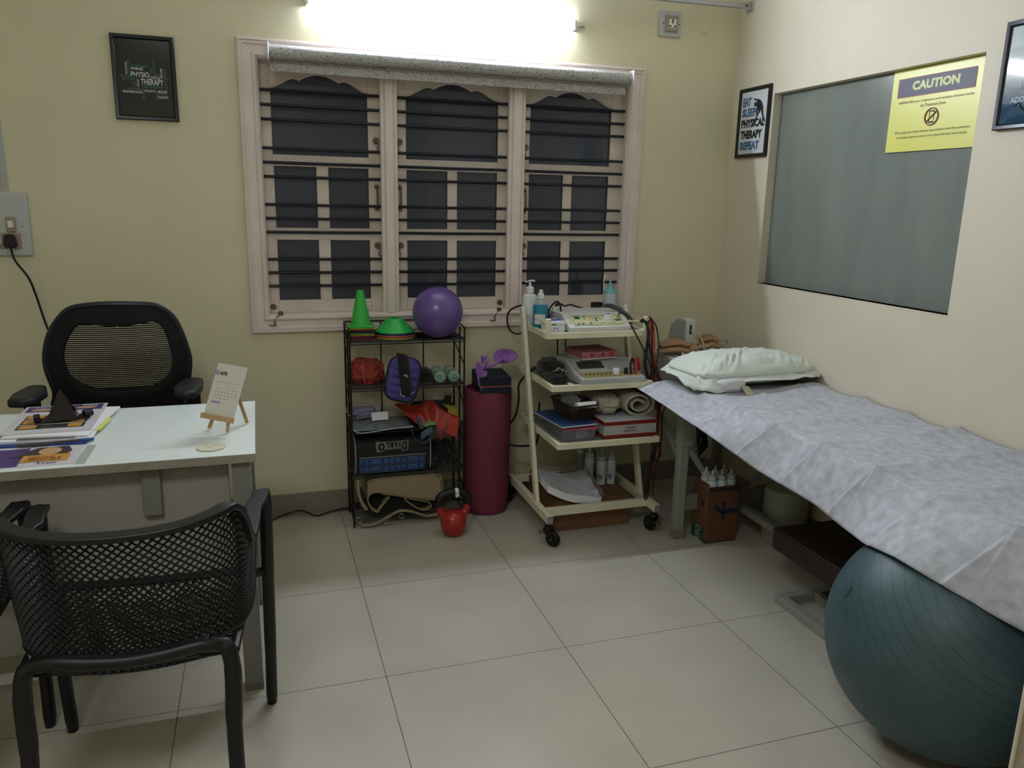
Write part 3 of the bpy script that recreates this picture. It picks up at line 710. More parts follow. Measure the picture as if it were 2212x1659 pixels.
def dumbbell(name, label, xf, xr, zc, flip):
    a = Vector((xf, -.212, zc)); b_ = Vector((xr, -.065, zc+.0)); d = (b_-a).normalized()
    t = thing(name, label, 'dumbbell', (xf, -.14, .65), group='mint one kilogram dumbbells')
    r = MB(); r.tube([a+d*.03, b_-d*.03], .011, 14); obj('handle', r, MINT, t)
    for p, s in ((a, 1), (b_, -1)):
        r = MB(); q = [(.0, .018), (.003, .025), (.009, .0272), (.030, .0272), (.037, .025), (.041, .018)]
        r.tube([p+d*(s*k) for k, _ in q], [w_ for _, w_ in q], 26); obj('weight_head', r, MINT, t, angle=50)
    r = MB(); n_ = -d; up = Vector((0, 0, 1)) if not flip else Vector((0, 0, -1)); rt = Vector((1, 0, 0)) if not flip else Vector((-1, 0, 0))
    for s, w_, h_, oy in (('1 KG', .034, .012, -.013), ('VINYL', .022, .006, .005)):
        r.text(s, lambda x, y, w_=w_, oy=oy: tuple(a+n_*.0008+rt*(x-w_/2)+up*(y+oy)), w_, h_, .03)
    obj('lettering', r, DKG, t, smooth_=False)
dumbbell('dumbbell', 'mint dumbbell left of its twin with upside-down 1 KG', 1.391, 1.402, .6745, True)
dumbbell('dumbbell', 'mint dumbbell at the right end of the second rack shelf', 1.4555, 1.4625, .6745, False)

# third shelf
ZT = .456
PLAST = mat('clear_crinkled_plastic', (225, 228, 235), .12, alpha=.22, spec=.8, bump=.8, bscale=60)
GREYPV = mat('grey_translucent_vinyl', (112, 118, 124), .35, spec=.6, var=.08, vscale=20)
t = thing('zip_pouch', 'flat grey plastic zip pouch at the left of the third rack shelf', 'pouch', (1.12, -.13, ZT))
r = MB()
def pouch(u, v):
    x = .998+.262*u; y = -.242+.19*v; z = ZT+.034*math.sin(PI*min(1, v*1.15))**.6*(1-.35*u)*math.sin(PI*min(.98, max(.03, u)))**.35+.006*nz(x, y, 0, 30)-.008*(1-v)
    return (x, y, max(z, ZT+.001))
r.grid(pouch, 34, 22); obj('bag', r, GREYPV, t, solid=.003, soff=1)
r = MB(); r.curve([(.998, -.243, ZT+.008), (1.02, -.245, ZT-.006), (1.08, -.246, ZT-.004), (1.16, -.246, ZT+.004), (1.26, -.243, ZT+.008)], .0022, 6); obj('zip_edge', r, mat('pale_edge_tape', (190, 192, 196), .5), t)
r = MB(); r.hexa([(1.085, -.19, ZT+.030), (1.158, -.185, ZT+.030), (1.158, -.165, ZT+.062), (1.085, -.165, ZT+.060), (1.085, -.192, ZT+.032), (1.158, -.187, ZT+.032), (1.158, -.167, ZT+.064), (1.085, -.167, ZT+.062)]); obj('paper_label', r, PAPER, t, smooth_=False)
t = thing('exercise_band', 'lilac exercise band wrapped in clear plastic on the third rack shelf', 'exercise band', (1.05, -.10, ZT))
r = MB(); blob(r, (1.052, -.11, .512), (.058, .05, .018), 9.1, .3, 12, .7, 44, 18, ridges=.3); obj('folded_band', r, mat('lilac_latex', (110, 96, 150), .5, var=.2, vscale=30), t)
r = MB(); blob(r, (1.06, -.11, .516), (.068, .058, .026), 1.1, .3, 14, .8, 44, 20, ridges=.5); obj('wrapper', r, PLAST, t)
r = MB(); blob(r, (1.375, -.085, .498), (.105, .045, .040), 2.4, .2, 7, .8, 40, 18, zmin=ZT+.0005, ridges=.1); r.curve([(1.44, -.085, .515), (1.455, -.085, .535), (1.458, -.08, .556)], [.02]*8+[.016]*8+[.010], 10)
tag(obj('dark_cloth', r, mat('charcoal_cloth', (40, 44, 44), .9, var=.2, vscale=40), loc=(1.37, -.085, ZT)), 'charcoal cloth heaped behind the red latex band', 'cloth')
def drape_sheet(name, label, cat, m, P, th=.0012):
    """P: rows of (x,y,z) control points -> smooth crumpled sheet"""
    nu = len(P)-1; nv = len(P[0])-1
    rows = [smooth(p, 6) for p in P]; cols = list(zip(*rows)); cols = [smooth(c, 6) for c in cols]
    r = MB(); A = len(cols); B = len(cols[0])
    vs = [p+Vector((nz(p.x, p.y, p.z, 40)*.005, nz(p.z, p.x, p.y, 40)*.004, nz(p.y, p.z, p.x, 45)*.006)) for c in cols for p in c]
    fs = [(i*B+j, (i+1)*B+j, (i+1)*B+j+1, i*B+j+1) for i in range(A-1) for j in range(B-1)]
    r.add(vs, fs); o = obj(name, r, m, loc=tuple(P[0][0]), solid=th, soff=0)
    return tag(o, label, cat)
REDL = mat('red_latex', (158, 46, 34), .35, spec=.6, var=.1, vscale=20)
drape_sheet('resistance_band', 'crumpled red latex resistance band hanging off the third shelf', 'exercise band', REDL,
  [[(1.20, -.10, .535), (1.22, -.15, .520), (1.25, -.19, .492), (1.28, -.225, .470)],
   [(1.27, -.10, .530), (1.29, -.15, .512), (1.30, -.20, .508), (1.32, -.235, .462)],
   [(1.32, -.10, .520), (1.34, -.14, .542), (1.34, -.20, .475), (1.35, -.235, .466)],
   [(1.37, -.10, .545), (1.375, -.15, .545), (1.375, -.20, .520), (1.38, -.24, .440)],
   [(1.41, -.10, .51), (1.42, -.15, .50), (1.42, -.21, .503), (1.42, -.245, .415)],
   [(1.455, -.10, .49), (1.47, -.15, .485), (1.475, -.22, .478), (1.46, -.248, .398)]])
drape_sheet('resistance_band', 'dull red latex strip hanging lowest under the red band', 'exercise band', mat('dull_red_latex', (110, 44, 40), .5),
  [[(1.36, -.20, .462), (1.36, -.235, .45), (1.37, -.238, .415)], [(1.39, -.20, .462), (1.39, -.240, .44), (1.386, -.242, .388)], [(1.41, -.20, .462), (1.42, -.236, .45), (1.405, -.24, .42)]])
drape_sheet('resistance_band', 'yellow latex band folded at the right end of the third shelf', 'exercise band', mat('yellow_latex', (160, 148, 56), .5),
  [[(1.415, -.12, .527), (1.43, -.16, .518), (1.435, -.19, .50)], [(1.45, -.12, .522), (1.46, -.16, .515), (1.462, -.20, .492)], [(1.482, -.12, .515), (1.485, -.16, .508), (1.483, -.21, .46)]])
drape_sheet('resistance_band', 'small green latex band lying between the blue and red bands', 'exercise band', mat('green_latex', (96, 136, 62), .5),
  [[(1.285, -.20, .470), (1.29, -.225, .466), (1.29, -.236, .459)], [(1.33, -.20, .480), (1.33, -.225, .476), (1.33, -.24, .461)], [(1.36, -.20, .474), (1.365, -.225, .47), (1.365, -.24, .46)]])
t = thing('resistance_loop', 'slate blue latex loop hanging from the middle of the third shelf', 'exercise band', (1.29, -.235, ZT))
r = MB(); r.grid(lambda u, v: (1.272+.018*u+.016*v, -.246-.012*math.sin(PI*u), .508-.055*v), 10, 8); obj('upper_fold', r, mat('slate_blue_latex', (66, 92, 108), .45), t, solid=.0015)
r = MB(); r.grid(lambda u, v: (1.298+.046*math.cos(PI+2*PI*u*.52), -.244-.016*v, .455-.068*math.sin(PI*u)+.0), 24, 5); obj('lower_loop', r, mat('slate_blue_latex', (66, 92, 108), .45), t, solid=.0015)
r = MB(); r.grid(lambda u, v: (1.292+.052*u, -.255-.003*u, .402+.028*u+.034*v), 8, 5); obj('band_end', r, mat('slate_blue_latex', (66, 92, 108), .45), t, solid=.0015)

# fourth shelf: foam roller in a bag
fb_ = thing('foam_roller_bag', 'black DIABLO bag with a blue foam roller on the fourth rack shelf', 'bag', (1.17, -.13, .247))
FBK = mat('black_nylon', (26, 27, 30), .7, var=.15, vscale=60)
r = MB()
BP = [(-.084, .012), (-.090, .05), (-.092, .10), (-.086, .142), (-.05, .160), (.0, .164), (.05, .160), (.080, .14), (.086, .08), (.08, .01), (.05, .002), (-.06, .002)]
BPs = [(p.x, p.z) for p in smooth([(a, 0, b_) for a, b_ in BP], 4, True)]
r.prism(BPs, lambda a, b_, d: (d, -.128+a, .247+b_), 1.005, 1.343); obj('bag_body', r, FBK, fb_, bevel=.004, angle=50)
for x, nm in ((1.005, 'piping'), (1.343, 'piping')):
    r = MB(); r.tube([(x, -.128+a*1.01, .247+b_*1.01) for a, b_ in BPs], .003, 6, closed=True); obj(nm, r, mat('grey_piping', (150, 148, 140), .6), fb_)
BLUER = mat('blue_foam', (48, 78, 128), .6)
r = MB()
for i, (xa, xb) in enumerate([(1.022, 1.038), (1.042, 1.064), (1.069, 1.122), (1.127, 1.150), (1.155, 1.178), (1.183, 1.206), (1.211, 1.232), (1.237, 1.287), (1.292, 1.312)]):
    for za, zb in ((.253, .281), (.286, .318)): r.box(xa, xb, -.2255, -.205, za+.004, zb)
obj('foam_roller', r, BLUER, fb_, bevel=.005)
r = MB(); r.box(1.018, 1.318, -.2225, -.2150, .250, .326); obj('clear_window', r, mat('dark_window_vinyl', (40, 52, 84), .2), fb_, bevel=.002)
r = MB(); r.box(1.020, 1.320, -.2275, -.2195, .326, .3275); obj('zip', r, mat('grey_piping', (150, 148, 140), .6), fb_, smooth_=False)
r = MB(); fd = lambda a, b_, d=0: (1.243-a, -.2225-d+(.0), .398-b_)
poly = [(0, 0), (.03, .004), (.118, .004), (.15, 0), (.145, .05), (.118, .05), (.112, .040), (.036, .040), (.03, .05), (.004, .05)]
r.prism(poly, lambda a, b_, d: fd(a, b_, d), -.004, .0); obj('badge', r, mat('silver_badge', (120, 120, 116), .5), fb_, smooth_=False)
r = MB()
for s, xa, w_, h_ in (('D', .008, .026, .040), ('I', .038, .006, .027), ('A', .048, .018, .027), ('B', .069, .017, .027), ('L', .089, .014, .027), ('O', .108, .030, .040)):
    r.text(s, lambda x, y, xa=xa: fd(xa+x, .006+y, .0008), w_, h_, .06)
obj('lettering', r, INKB, fb_, smooth_=False)
r = MB(); blob(r, (1.415, -.13, .298), (.070, .075, .055), 4.4, .18, 7, .85, 44, 24, zmin=.2455, ridges=.12); blob(r, (1.375, -.15, .275), (.055, .07, .03), 6.4, .3, 10, .85, 30, 16, zmin=.2455)
tag(obj('black_cloth', r, BLACKF, loc=(1.41, -.13, .247)), 'black knee support heaped right of the blue foam roller bag', 'knee support')
# lowest shelf: belts
bt = thing('support_belt', 'beige and black elastic support belts coiled on the lowest rack shelf', 'support belt', (1.2, -.13, .04))
BE = mat('beige_elastic', (150, 134, 104), .85, var=.06, vscale=50, bump=.3, bscale=400)
r = MB(); ribbon(r, [(1.052, .205), (1.09, .222), (1.25, .226), (1.36, .222), (1.392, .20), (1.396, .13), (1.365, .098), (1.267, .118), (1.16, .148), (1.095, .160), (1.063, .152), (1.054, .125), (1.069, .085), (1.097, .064), (1.112, .085), (1.152, .132)], -.225, -.05, .006); obj('outer_band', r, BE, bt)
r = MB(); r.prism([(1.052, .150), (1.056, .205), (1.09, .219), (1.25, .223), (1.36, .219), (1.389, .20), (1.393, .13), (1.363, .101), (1.267, .121), (1.16, .151), (1.095, .163)], lambda a, b_, d: (a, d, b_), -.222, -.07); obj('folded_panel', r, BE, bt)
r = MB(); ribbon(r, [(1.115, .150), (1.185, .134), (1.267, .106), (1.326, .09), (1.345, .068), (1.326, .050), (1.292, .056), (1.25, .085), (1.221, .115)], -.222, -.06, .005); obj('inner_band', r, BE, bt)
r = MB(); ribbon(r, [(1.016, .022), (1.052, .014), (1.093, .022), (1.142, .046), (1.196, .068), (1.246, .060), (1.292, .040), (1.325, .030), (1.390, .036)], -.252, -.235, .006); obj('lower_band', r, BE, bt)
r = MB(); ribbon(r, [(1.012, .236), (1.014, .163), (1.030, .110), (1.050, .078)], -.222, -.13, .012); obj('hanging_strap', r, BE, bt)
r = MB(); blob(r, (1.20, -.13, .075), (.17, .08, .045), 8.8, .15, 8, .7, zmin=.041); obj('black_lining', r, BLACKF, bt)
r = MB()
for x, z in ((1.008, .046), (1.20, .046), (1.13, .030)): r.tube([(x+.012*math.cos(k*PI/8), -.254, z+.012*math.sin(k*PI/8)) for k in range(16)], .0015, 6, closed=True)
obj('buckle_ring', r, STEEL, bt)

# ---------------------------------------------------------------- kettlebell
kb = thing('kettlebell', 'red kettlebell with a black handle on the floor before the rack', 'kettlebell', (1.405, -.41, 0))
KR = mat('red_vinyl_dip', (160, 38, 34), .3, spec=.6)
r = MB(); r.lathe([(.001, 0), (.030, 0), (.040, .006), (.052, .025), (.0585, .048), (.0595, .066), (.055, .086), (.044, .104), (.028, .114), (.001, .117)], (1.405, -.41, 0), 40)
for s in (-1, 1): r.curve([(1.405+s*.042, -.41, .085), (1.405+s*.055, -.41, .112), (1.405+s*.064, -.41, .138)], [.02]*8+[.0175]*8+[.0165], 14)
obj('weight_body', r, KR, kb, angle=60)
r = MB(); r.curve([(1.405-.0635, -.41, .136), (1.405-.068, -.41, .165), (1.405-.055, -.41, .188), (1.405-.02, -.41, .199), (1.405+.02, -.41, .199), (1.405+.055, -.41, .188), (1.405+.068, -.41, .165), (1.405+.0635, -.41, .136)], .0165, 16); obj('handle', r, mat('black_enamel', (16, 17, 18), .4), kb)
r = MB(); r.tube([(1.410, -.41, .199), (1.425, -.41, .1985)], .0182, 16); r.prism([(-.008, 0), (.008, 0), (.009, -.014), (.003, -.012), (-.007, -.015)], lambda a, b_, d: (1.4175+a, -.4295-d, .197+b_), 0, .001); tg = obj('price_tag', r, PAPER, kb)
r = MB()
for k in range(4): r.cbox(1.4175, -.4284, .203-k*.004, .009, .0006, .0012)
obj('print_lines', r, INKB, kb, smooth_=False)

# ---------------------------------------------------------------- rolled mat, block, paddle
mt = thing('rolled_exercise_mat', 'burgundy exercise mat standing rolled up beside the rack', 'exercise mat', (1.63, -.16, 0))
MT = mat_wave('burgundy_ribbed_foam', (104, 38, 60), (126, 48, 76), 26, 'Z', .75, .5, .002)
r = MB(); r.lathe([(.085, 0), (.100, .004), (.104, .02), (.107, .12), (.110, .3), (.1135, .5), (.1145, .594), (.1120, .600), (.098, .600), (.096, .585), (.001, .585)], (1.630, -.150, 0), 64); obj('roll', r, MT, mt, angle=50)
r = MB(); r.tube([(1.63+(.018+.075*k/70)*math.cos(k*.32), -.15+(.018+.075*k/70)*math.sin(k*.32), .588) for k in range(71)], .006, 6); obj('spiral_edge', r, MT, mt)
yb = thing('foam_block', 'navy foam block with an orange stripe lying on the rolled mat', 'foam block', (1.645, -.16, .6), rz=-.09)
NV = mat('navy_foam', (22, 28, 44), .85, var=.1, vscale=60)
r = local(yb); r.box(-.073, .073, -.105, .110, 0, .030); obj('lower_layer', r, NV, yb, bevel=.002)
r = local(yb); r.box(-.0725, .0725, -.1045, .1095, .030, .034); obj('stripe', r, mat('orange_stripe', (170, 88, 50), .7), yb, smooth_=False)
r = local(yb); r.box(-.073, .073, -.105, .110, .034, .072); obj('upper_layer', r, NV, yb, bevel=.002)
pd = thing('massage_tool', 'purple plastic tool with two round paddles lying on the foam block', 'massage tool', (1.65, -.17, .672))
PU = mat('violet_plastic', (150, 104, 184), .4)
def paddle(mb, c, a, b_, nrm, th=.004, dish=.012):
    nrm = Vector(nrm).normalized(); x, y = frame_of(nrm)
    x = Vector((1, 0, 0)); x = (x-nrm*x.dot(nrm)).normalized(); y = nrm.cross(x)
    if abs(y.z) < .3: pass
    mb.grid(lambda u, v: Vector(c)+x*(a*v*math.cos(2*PI*u)*(1+.12*math.cos(2*PI*u)))+y*(b_*v*math.sin(2*PI*u))-nrm*(dish*(1-v*v)), 36, 8, cu=True)
r = MB(); paddle(r, (1.697, -.19, .756), .058, .034, (0, -1, .25)); obj('paddle', r, PU, pd, solid=.004, soff=0)
r = MB(); r.M = Matrix.Translation((1.566, -.255, .682)) @ Matrix.Rotation(math.radians(-12), 4, 'Y') @ Matrix.Translation((-1.566, .255, -.682)); paddle(r, (1.566, -.255, .682), .022, .070, (.55, -1, 0), dish=.010); obj('paddle', r, PU, pd, solid=.004, soff=0)
r = MB(); r.curve([(1.70, -.19, .752), (1.67, -.20, .736), (1.63, -.205, .718), (1.60, -.21, .712), (1.598, -.22, .735), (1.61, -.21, .752), (1.585, -.215, .756)], .0085, 10, flat=.8); r.curve([(1.598, -.215, .74), (1.585, -.225, .715), (1.575, -.24, .697)], .007, 8); obj('arm', r, PU, pd)
r = MB(); r.tube([(1.697, -.198, .752), (1.697, -.214, .754)], .016, 20); r.tube([(1.697, -.214, .754), (1.697, -.218, .7545)], .011, 16); obj('knob', r, PU, pd)
r = MB(); r.tube([(1.592, -.235, .690), (1.583, -.255, .690)], .013, 18); obj('knob', r, PU, pd)
r = MB(); r.tube([(1.60, -.20, .728), (1.60, -.20, .762)], .016, 18); obj('socket', r, PU, pd)

# ---------------------------------------------------------------- trolley
tr = thing('equipment_trolley', 'cream metal equipment trolley on castors beside the rolled mat', 'trolley', (2.03, -.35, 0))
TX0, TX1 = 1.775, 2.287
for x in (TX0, TX1):
    r = MB(); r.bar((x, -.47, .135), (x, -.205, .985), .018, .036, up=(0, 1, .3)); obj('post', r, CREAMM, tr, bevel=.002)
    r = MB(); r.bar((x, -.075, .122), (x, -.645, .122), .026, .038); br = obj('base_rail', r, CREAMM, tr, bevel=.002)
    r = MB(); r.box(x-.012, x+.012, -.648, -.644, .105, .139); obj('end_plug', r, mat('grey_plug', (130, 130, 128), .5), br)
for y in (-.555, -.11):
    r = MB(); r.box(TX0+.013, TX1-.013, y-.010, y+.010, .103, .141); obj('cross_rail', r, CREAMM, tr, bevel=.002)
TS = [(.904, -.49, -.10), (.690, -.57, -.12), (.462, -.66, -.14)]
for z, y0_, y1_ in TS:
    a, b_ = 1.792, 2.268; r = MB()
    for y in (y0_+.008, y1_-.008): r.box(a, b_, y-.008, y+.008, z-.022, z+.004)
    for x in (a+.008, b_-.008): r.box(x-.008, x+.008, y0_+.016, y1_-.016, z-.022, z+.004)
    sf = obj('shelf_frame', r, CREAMM, tr, bevel=.0015)
    r = MB(); r.box(a+.016, b_-.016, y0_+.016, y1_-.016, z-.006, z); obj('shelf_plate', r, mat('grey_shelf_plate', (128, 130, 124), .4), tr, smooth_=False)
for x, nm in ((1.798, 0), (2.262, 0)):
    r = MB(); r.box(x-.010, x+.010, -.492, -.474, .882, .968); obj('corner_post', r, CREAMM, tr, bevel=.002)
    r = MB(); r.tube([(x, -.48, .950), (x, -.23, .950), (x, -.11, .950)], .003, 6); obj('guard_wire', r, CREAMM, tr)
r = MB(); r.tube([(1.798, -.485, .950), (2.262, -.485, .950)], .003, 6); obj('guard_wire', r, CREAMM, tr)
def caster(x, y, rz):
    t_ = MB(); M = Matrix.Translation((x, y, 0)) @ Matrix.Rotation(rz, 4, 'Z'); t_.M = M
    t_.cyl((0, 0, .085), (0, 0, .104), .008, 12); t_.lathe([(.001, .088), (.016, .088), (.019, .080), (.017, .074)], n=18)
    for s in (-1, 1): t_.prism([(-.018, .078), (.012, .080), (.036, .045), (.034, .030), (.022, .026), (-.004, .05)], lambda a, b_, d: (d, a, b_), s*.012, s*.017)
    c = obj('caster', t_, BLACKP, tr, bevel=.001)
    w_ = MB(); w_.M = M; w_.tube([(-.010, .026, .0345), (-.006, .026, .0345), (.006, .026, .0345), (.010, .026, .0345)], [.030, .0345, .0345, .030], 28); obj('wheel', w_, RUBBER, c)
    w_ = MB(); w_.M = M; w_.cyl((-.019, .026, .0345), (.019, .026, .0345), .005, 10); w_.box(-.010, .010, -.036, -.018, .052, .058); w_.cyl((-.012, -.034, .05), (.012, -.034, .05), .007, 10); obj('brake', w_, mat('worn_steel', (120, 118, 110), .4, metal=.7), c)
caster(1.775, -.622, .6+PI); caster(2.287, -.622, PI+.25+PI); caster(1.775, -.10, 2.0); caster(2.287, -.10, .4)

# top shelf things
S1, S2, S3 = .9045, .6905, .4625
t = thing('pump_bottle', 'white pump bottle at the back left of the trolley top', 'bottle', (1.793, -.235, S1))
r = MB(); r.lathe([(.001, 0), (.030, 0), (.033, .004), (.033, .120), (.030, .132), (.014, .140), (.013, .146)], (1.816, -.185, S1), 28); obj('body', r, WHITEP, t)
r = MB(); r.lathe([(.018, .142), (.018, .165), (.014, .170), (.006, .172), (.006, .190), (.001, .190)], (1.816, -.185, S1), 20); obj('collar', r, WHITEP, t)
r = MB(); r.curve([(1.792, -.195, S1+.192), (1.816, -.185, S1+.197), (1.842, -.175, S1+.194)], [.005]*8+[.007]*8+[.003], 10, flat=.6); obj('pump_head', r, WHITEP, t)
t = thing('spray_bottle', 'clear spray bottle of blue sanitizer on the trolley top', 'bottle', (1.828, -.31, S1))
TEAL = mat('blue_sanitizer', (30, 128, 160), .12, spec=.6); cx, cy = 1.828, -.30
r = MB(); r.lathe([(.001, .002), (.031, .002), (.034, .006), (.034, .092), (.031, .103), (.001, .104)], (cx, cy, S1), 30); obj('liquid', r, TEAL, t)
r = MB(); r.lathe([(.031, .1035), (.027, .112), (.018, .122), (.0125, .127), (.0125, .134)], (cx, cy, S1), 30); obj('shoulder', r, mat('clear_plastic', (190, 205, 215), .1, alpha=.45), t)
r = MB(); r.lathe([(.015, .130), (.015, .150), (.011, .153), (.008, .154), (.008, .168), (.001, .169)], (cx, cy, S1), 24); r.tube([(cx, cy, S1+.160), (cx+.004, cy-.012, S1+.160)], .004, 8); obj('spray_cap', r, WHITEP, t)
r = MB()
a0, a1 = math.radians(205), math.radians(290)
r.grid(lambda u, v: (cx+.0345*math.cos(a0+(a1-a0)*u), cy+.0345*math.sin(a0+(a1-a0)*u), S1+.018+.044*v), 16, 2); obj('label', r, PAPER, t)
t = thing('mask_box', 'white and blue carton of masks at the front left trolley corner', 'box', (1.84, -.42, S1), rz=.10)
r = local(t); r.box(-.030, .040, -.045, .045, 0, .050); obj('carton', r, WHITEP, t, bevel=.001)
r = local(t); r.box(-.028, .038, -.03, .02, .050, .0505); r.box(-.024, -.002, -.0456, -.045, .035, .045); r.tube([(-.004+.012*math.cos(k*PI/10), -.0455, .012+.010*math.sin(k*PI/10)) for k in range(11)], .0012, 5); obj('blue_print', r, mat('box_blue_ink', (60, 84, 160), .6), t, smooth_=False)
r = MB(); cx, cy = 1.905, -.27; t = thing('small_bottle', 'tiny clear bottle with a white cap behind the mask carton', 'bottle', (cx, cy, S1))
r.lathe([(.001, .001), (.014, .001), (.016, .004), (.016, .050), (.009, .062), (.009, .068)], (cx, cy, S1), 20); obj('body', r, mat('cloudy_clear_plastic', (150, 150, 154), .15, alpha=.6), t)
r = MB(); r.lathe([(.011, .066), (.011, .086), (.008, .088), (.001, .088)], (cx, cy, S1), 16); obj('cap', r, WHITEP, t)
r = MB(); blob(r, (1.872, -.225, S1+.035), (.026, .02, .034), 3.3, .2, 8, .7, zmin=S1+.0005); tag(obj('red_pouch', r, mat('red_pouch_vinyl', (180, 60, 52), .45), loc=(1.872, -.225, S1)), 'small red pouch between the sanitizer and the tiny bottle', 'pouch')

us = thing('ultrasound_unit', 'white therapy unit with a sloping cream control panel on the trolley top', 'therapy unit', (2.045, -.34, S1))
r = MB(); prof = [(-.475, .002), (-.478, .022), (-.385, .066), (-.375, .070), (-.205, .070), (-.200, .064), (-.200, .002)]
r.prism(prof, lambda a, b_, d: (d, a, S1+b_), 1.900, 2.192); obj('housing', r, mat('dusty_white_enamel', (206, 208, 206), .35, var=.05, vscale=30), us, bevel=.003)
pn = lambda a, b_, d=0: (1.905+a, -.4765+.089*b_-.0, S1+.0235+.042*b_+d*1.0+.0006)
r = MB(); r.hexa([pn(.022, .10), pn(.275, .10), pn(.265, .90), pn(.018, .90), pn(.022, .10, .0012), pn(.275, .10, .0012), pn(.265, .90, .0012), pn(.018, .90, .0012)]); obj('control_panel', r, mat('cream_overlay', (206, 200, 158), .45), us, smooth_=False)
def pq(mb, a0, b0, a1, b1, d=.0014, t_=.0006): mb.hexa([pn(a0, b0, d), pn(a1, b0, d), pn(a1, b1, d), pn(a0, b1, d), pn(a0, b0, d+t_), pn(a1, b0, d+t_), pn(a1, b1, d+t_), pn(a0, b1, d+t_)])
r = MB(); pq(r, .040, .60, .066, .82); pq(r, .04, .18, .052, .25); pq(r, .060, .18, .072, .25); pq(r, .098, .20, .108, .28); pq(r, .135, .32, .143, .62); obj('green_keys', r, mat('green_key', (34, 96, 76), .4), us, smooth_=False)
r = MB()
for a0_, b0_, a1_, b1_ in ((.030, .14, .112, .88), (.122, .14, .262, .88)):
    for q in ((a0_, b0_, a1_, b0_+.02), (a0_, b1_-.02, a1_, b1_), (a0_, b0_, a0_+.0012, b1_), (a1_-.0012, b0_, a1_, b1_)): pq(r, *q)
for q in ((.078, .74, .094, .79), (.082, .60, .090, .63), (.09, .33, .1, .37), (.128, .66, .16, .70), (.15, .52, .168, .55), (.15, .24, .17, .28)): pq(r, *q)
obj('panel_print', r, mat('brown_ink', (90, 74, 50), .6), us, smooth_=False)
r = MB(); r.lathe([(.021, 0), (.0205, .014), (.018, .016), (.017, .028), (.015, .030), (.001, .030)], (2.100, -.432, S1+.040), 26); kn = obj('dial', r, WHITEP, us, angle=40)
r = MB(); r.lathe([(.011, .0302), (.011, .0312), (.001, .0315)], (2.100, -.432, S1+.040), 18); obj('dial_cap', r, mat('navy_cap', (40, 44, 70), .3), kn)
r = MB(); r.lathe([(.015, 0), (.014, .004), (.001, .004)], (2.145, -.432, S1+.044), 18); obj('jack_ring', r, mat('green_key', (34, 96, 76), .4), us)
r = MB(); r.tube([(2.145, -.432, S1+.046), (2.152, -.425, S1+.064)], .0045, 10); obj('jack_plug', r, mat('brass_jack', (170, 150, 100), .3, metal=.8), us)
pbm = thing('ultrasound_probe', 'dark grey handheld probe lying over the right end of the white unit', 'therapy probe', (2.20, -.36, S1))
r = MB(); r.curve([(2.135, -.31, S1+.090), (2.155, -.33, S1+.094), (2.19, -.38, S1+.078), (2.215, -.42, S1+.050), (2.22, -.44, S1+.035)], [.009]*8+[.011]*8+[.008]*8+[.006]*8+[.004], 12); obj('handle', r, mat('slate_grip', (62, 68, 80), .4), pbm)
r = MB(); r.curve([(2.152, -.425, S1+.068), (2.162, -.43, S1+.075), (2.18, -.455, S1+.060), (2.205, -.50, S1-.01), (2.245, -.52, S1-.09), (2.275, -.53, S1-.16), (2.29, -.50, S1-.24)], .0035, 8); obj('cord', r, BLACKP, pbm)
r = MB(); gx_, gy_ = 2.235, -.15; t = thing('gel_bottle', 'cloudy squeeze bottle with a pale blue nozzle on the trolley top', 'bottle', (gx_, gy_, S1))
r.lathe([(.001, 0), (.030, 0), (.032, .004), (.032, .125), (.028, .132), (.026, .134), (.001, .134)], (gx_, gy_, S1), 28); obj('body', r, mat('frosted_bottle', (178, 190, 196), .35), t)
PBL = mat('pale_aqua_plastic', (120, 190, 200), .3)
r = MB(); r.lathe([(.0300, .132), (.0300, .146), (.028, .148), (.017, .149), (.016, .160), (.007, .162), (.005, .180), (.0025, .193), (.001, .193)], (gx_, gy_, S1), 26); obj('nozzle_cap', r, PBL, t)
r = MB(); r.curve([(gx_-.028, gy_, S1+.14), (gx_-.033, gy_, S1+.17), (gx_-.035, gy_, S1+.195), (gx_-.03, gy_, S1+.205), (gx_-.025, gy_, S1+.2)], .002, 6); r.ball((gx_-.029, gy_, S1+.208), .005, 10, 6); obj('tethered_tip', r, WHITEP, t)
r = MB(); r.box(2.15, 2.20, -.15, -.12, S1, S1+.085); t = obj('black_carton', r, mat('black_card', (20, 20, 24), .5), loc=(2.175, -.135, S1), bevel=.001); tag(t, 'small black carton standing behind the squeeze bottle', 'box')
r = MB(); r.box(2.165, 2.19, -.1508, -.15, S1+.04, S1+.052); r.box(2.170, 2.178, -.1508, -.15, S1+.018, S1+.028); obj('carton_print', r, mat('carton_ink', (170, 110, 90), .6), t, smooth_=False)
r = MB(); r.curve([(1.868, -.21, S1+.006), (1.868, -.27, S1+.05), (1.875, -.30, S1+.088), (1.893, -.31, S1+.112), (1.905, -.31, S1+.115), (1.917, -.31, S1+.10), (1.925, -.31, S1+.06), (1.928, -.33, S1+.006)], .004, 8)
r.curve([(1.893, -.30, S1+.11), (1.925, -.27, S1+.108), (1.945, -.2, S1+.09), (1.95, -.17, S1+.075), (1.975, -.165, S1+.085), (2.0, -.16, S1+.074), (2.03, -.16, S1+.080), (2.06, -.16, S1+.070), (2.1, -.16, S1+.06)], .004, 8)
tag(obj('looped_cable', r, BLACKP, loc=(1.9, -.25, S1)), 'black cord looped up behind the white therapy unit', 'cord')
r = MB(); r.curve([(1.80, -.115, .98), (1.762, -.09, .96), (1.745, -.08, .93), (1.745, -.09, .88), (1.765, -.1, .85), (1.795, -.11, .845), (1.83, -.11, .87), (1.84, -.10, .90)], .0045, 8)
tag(obj('looped_cable', r, BLACKP, loc=(1.78, -.1, .9)), 'black cord looping outside the top left of the trolley', 'cord')
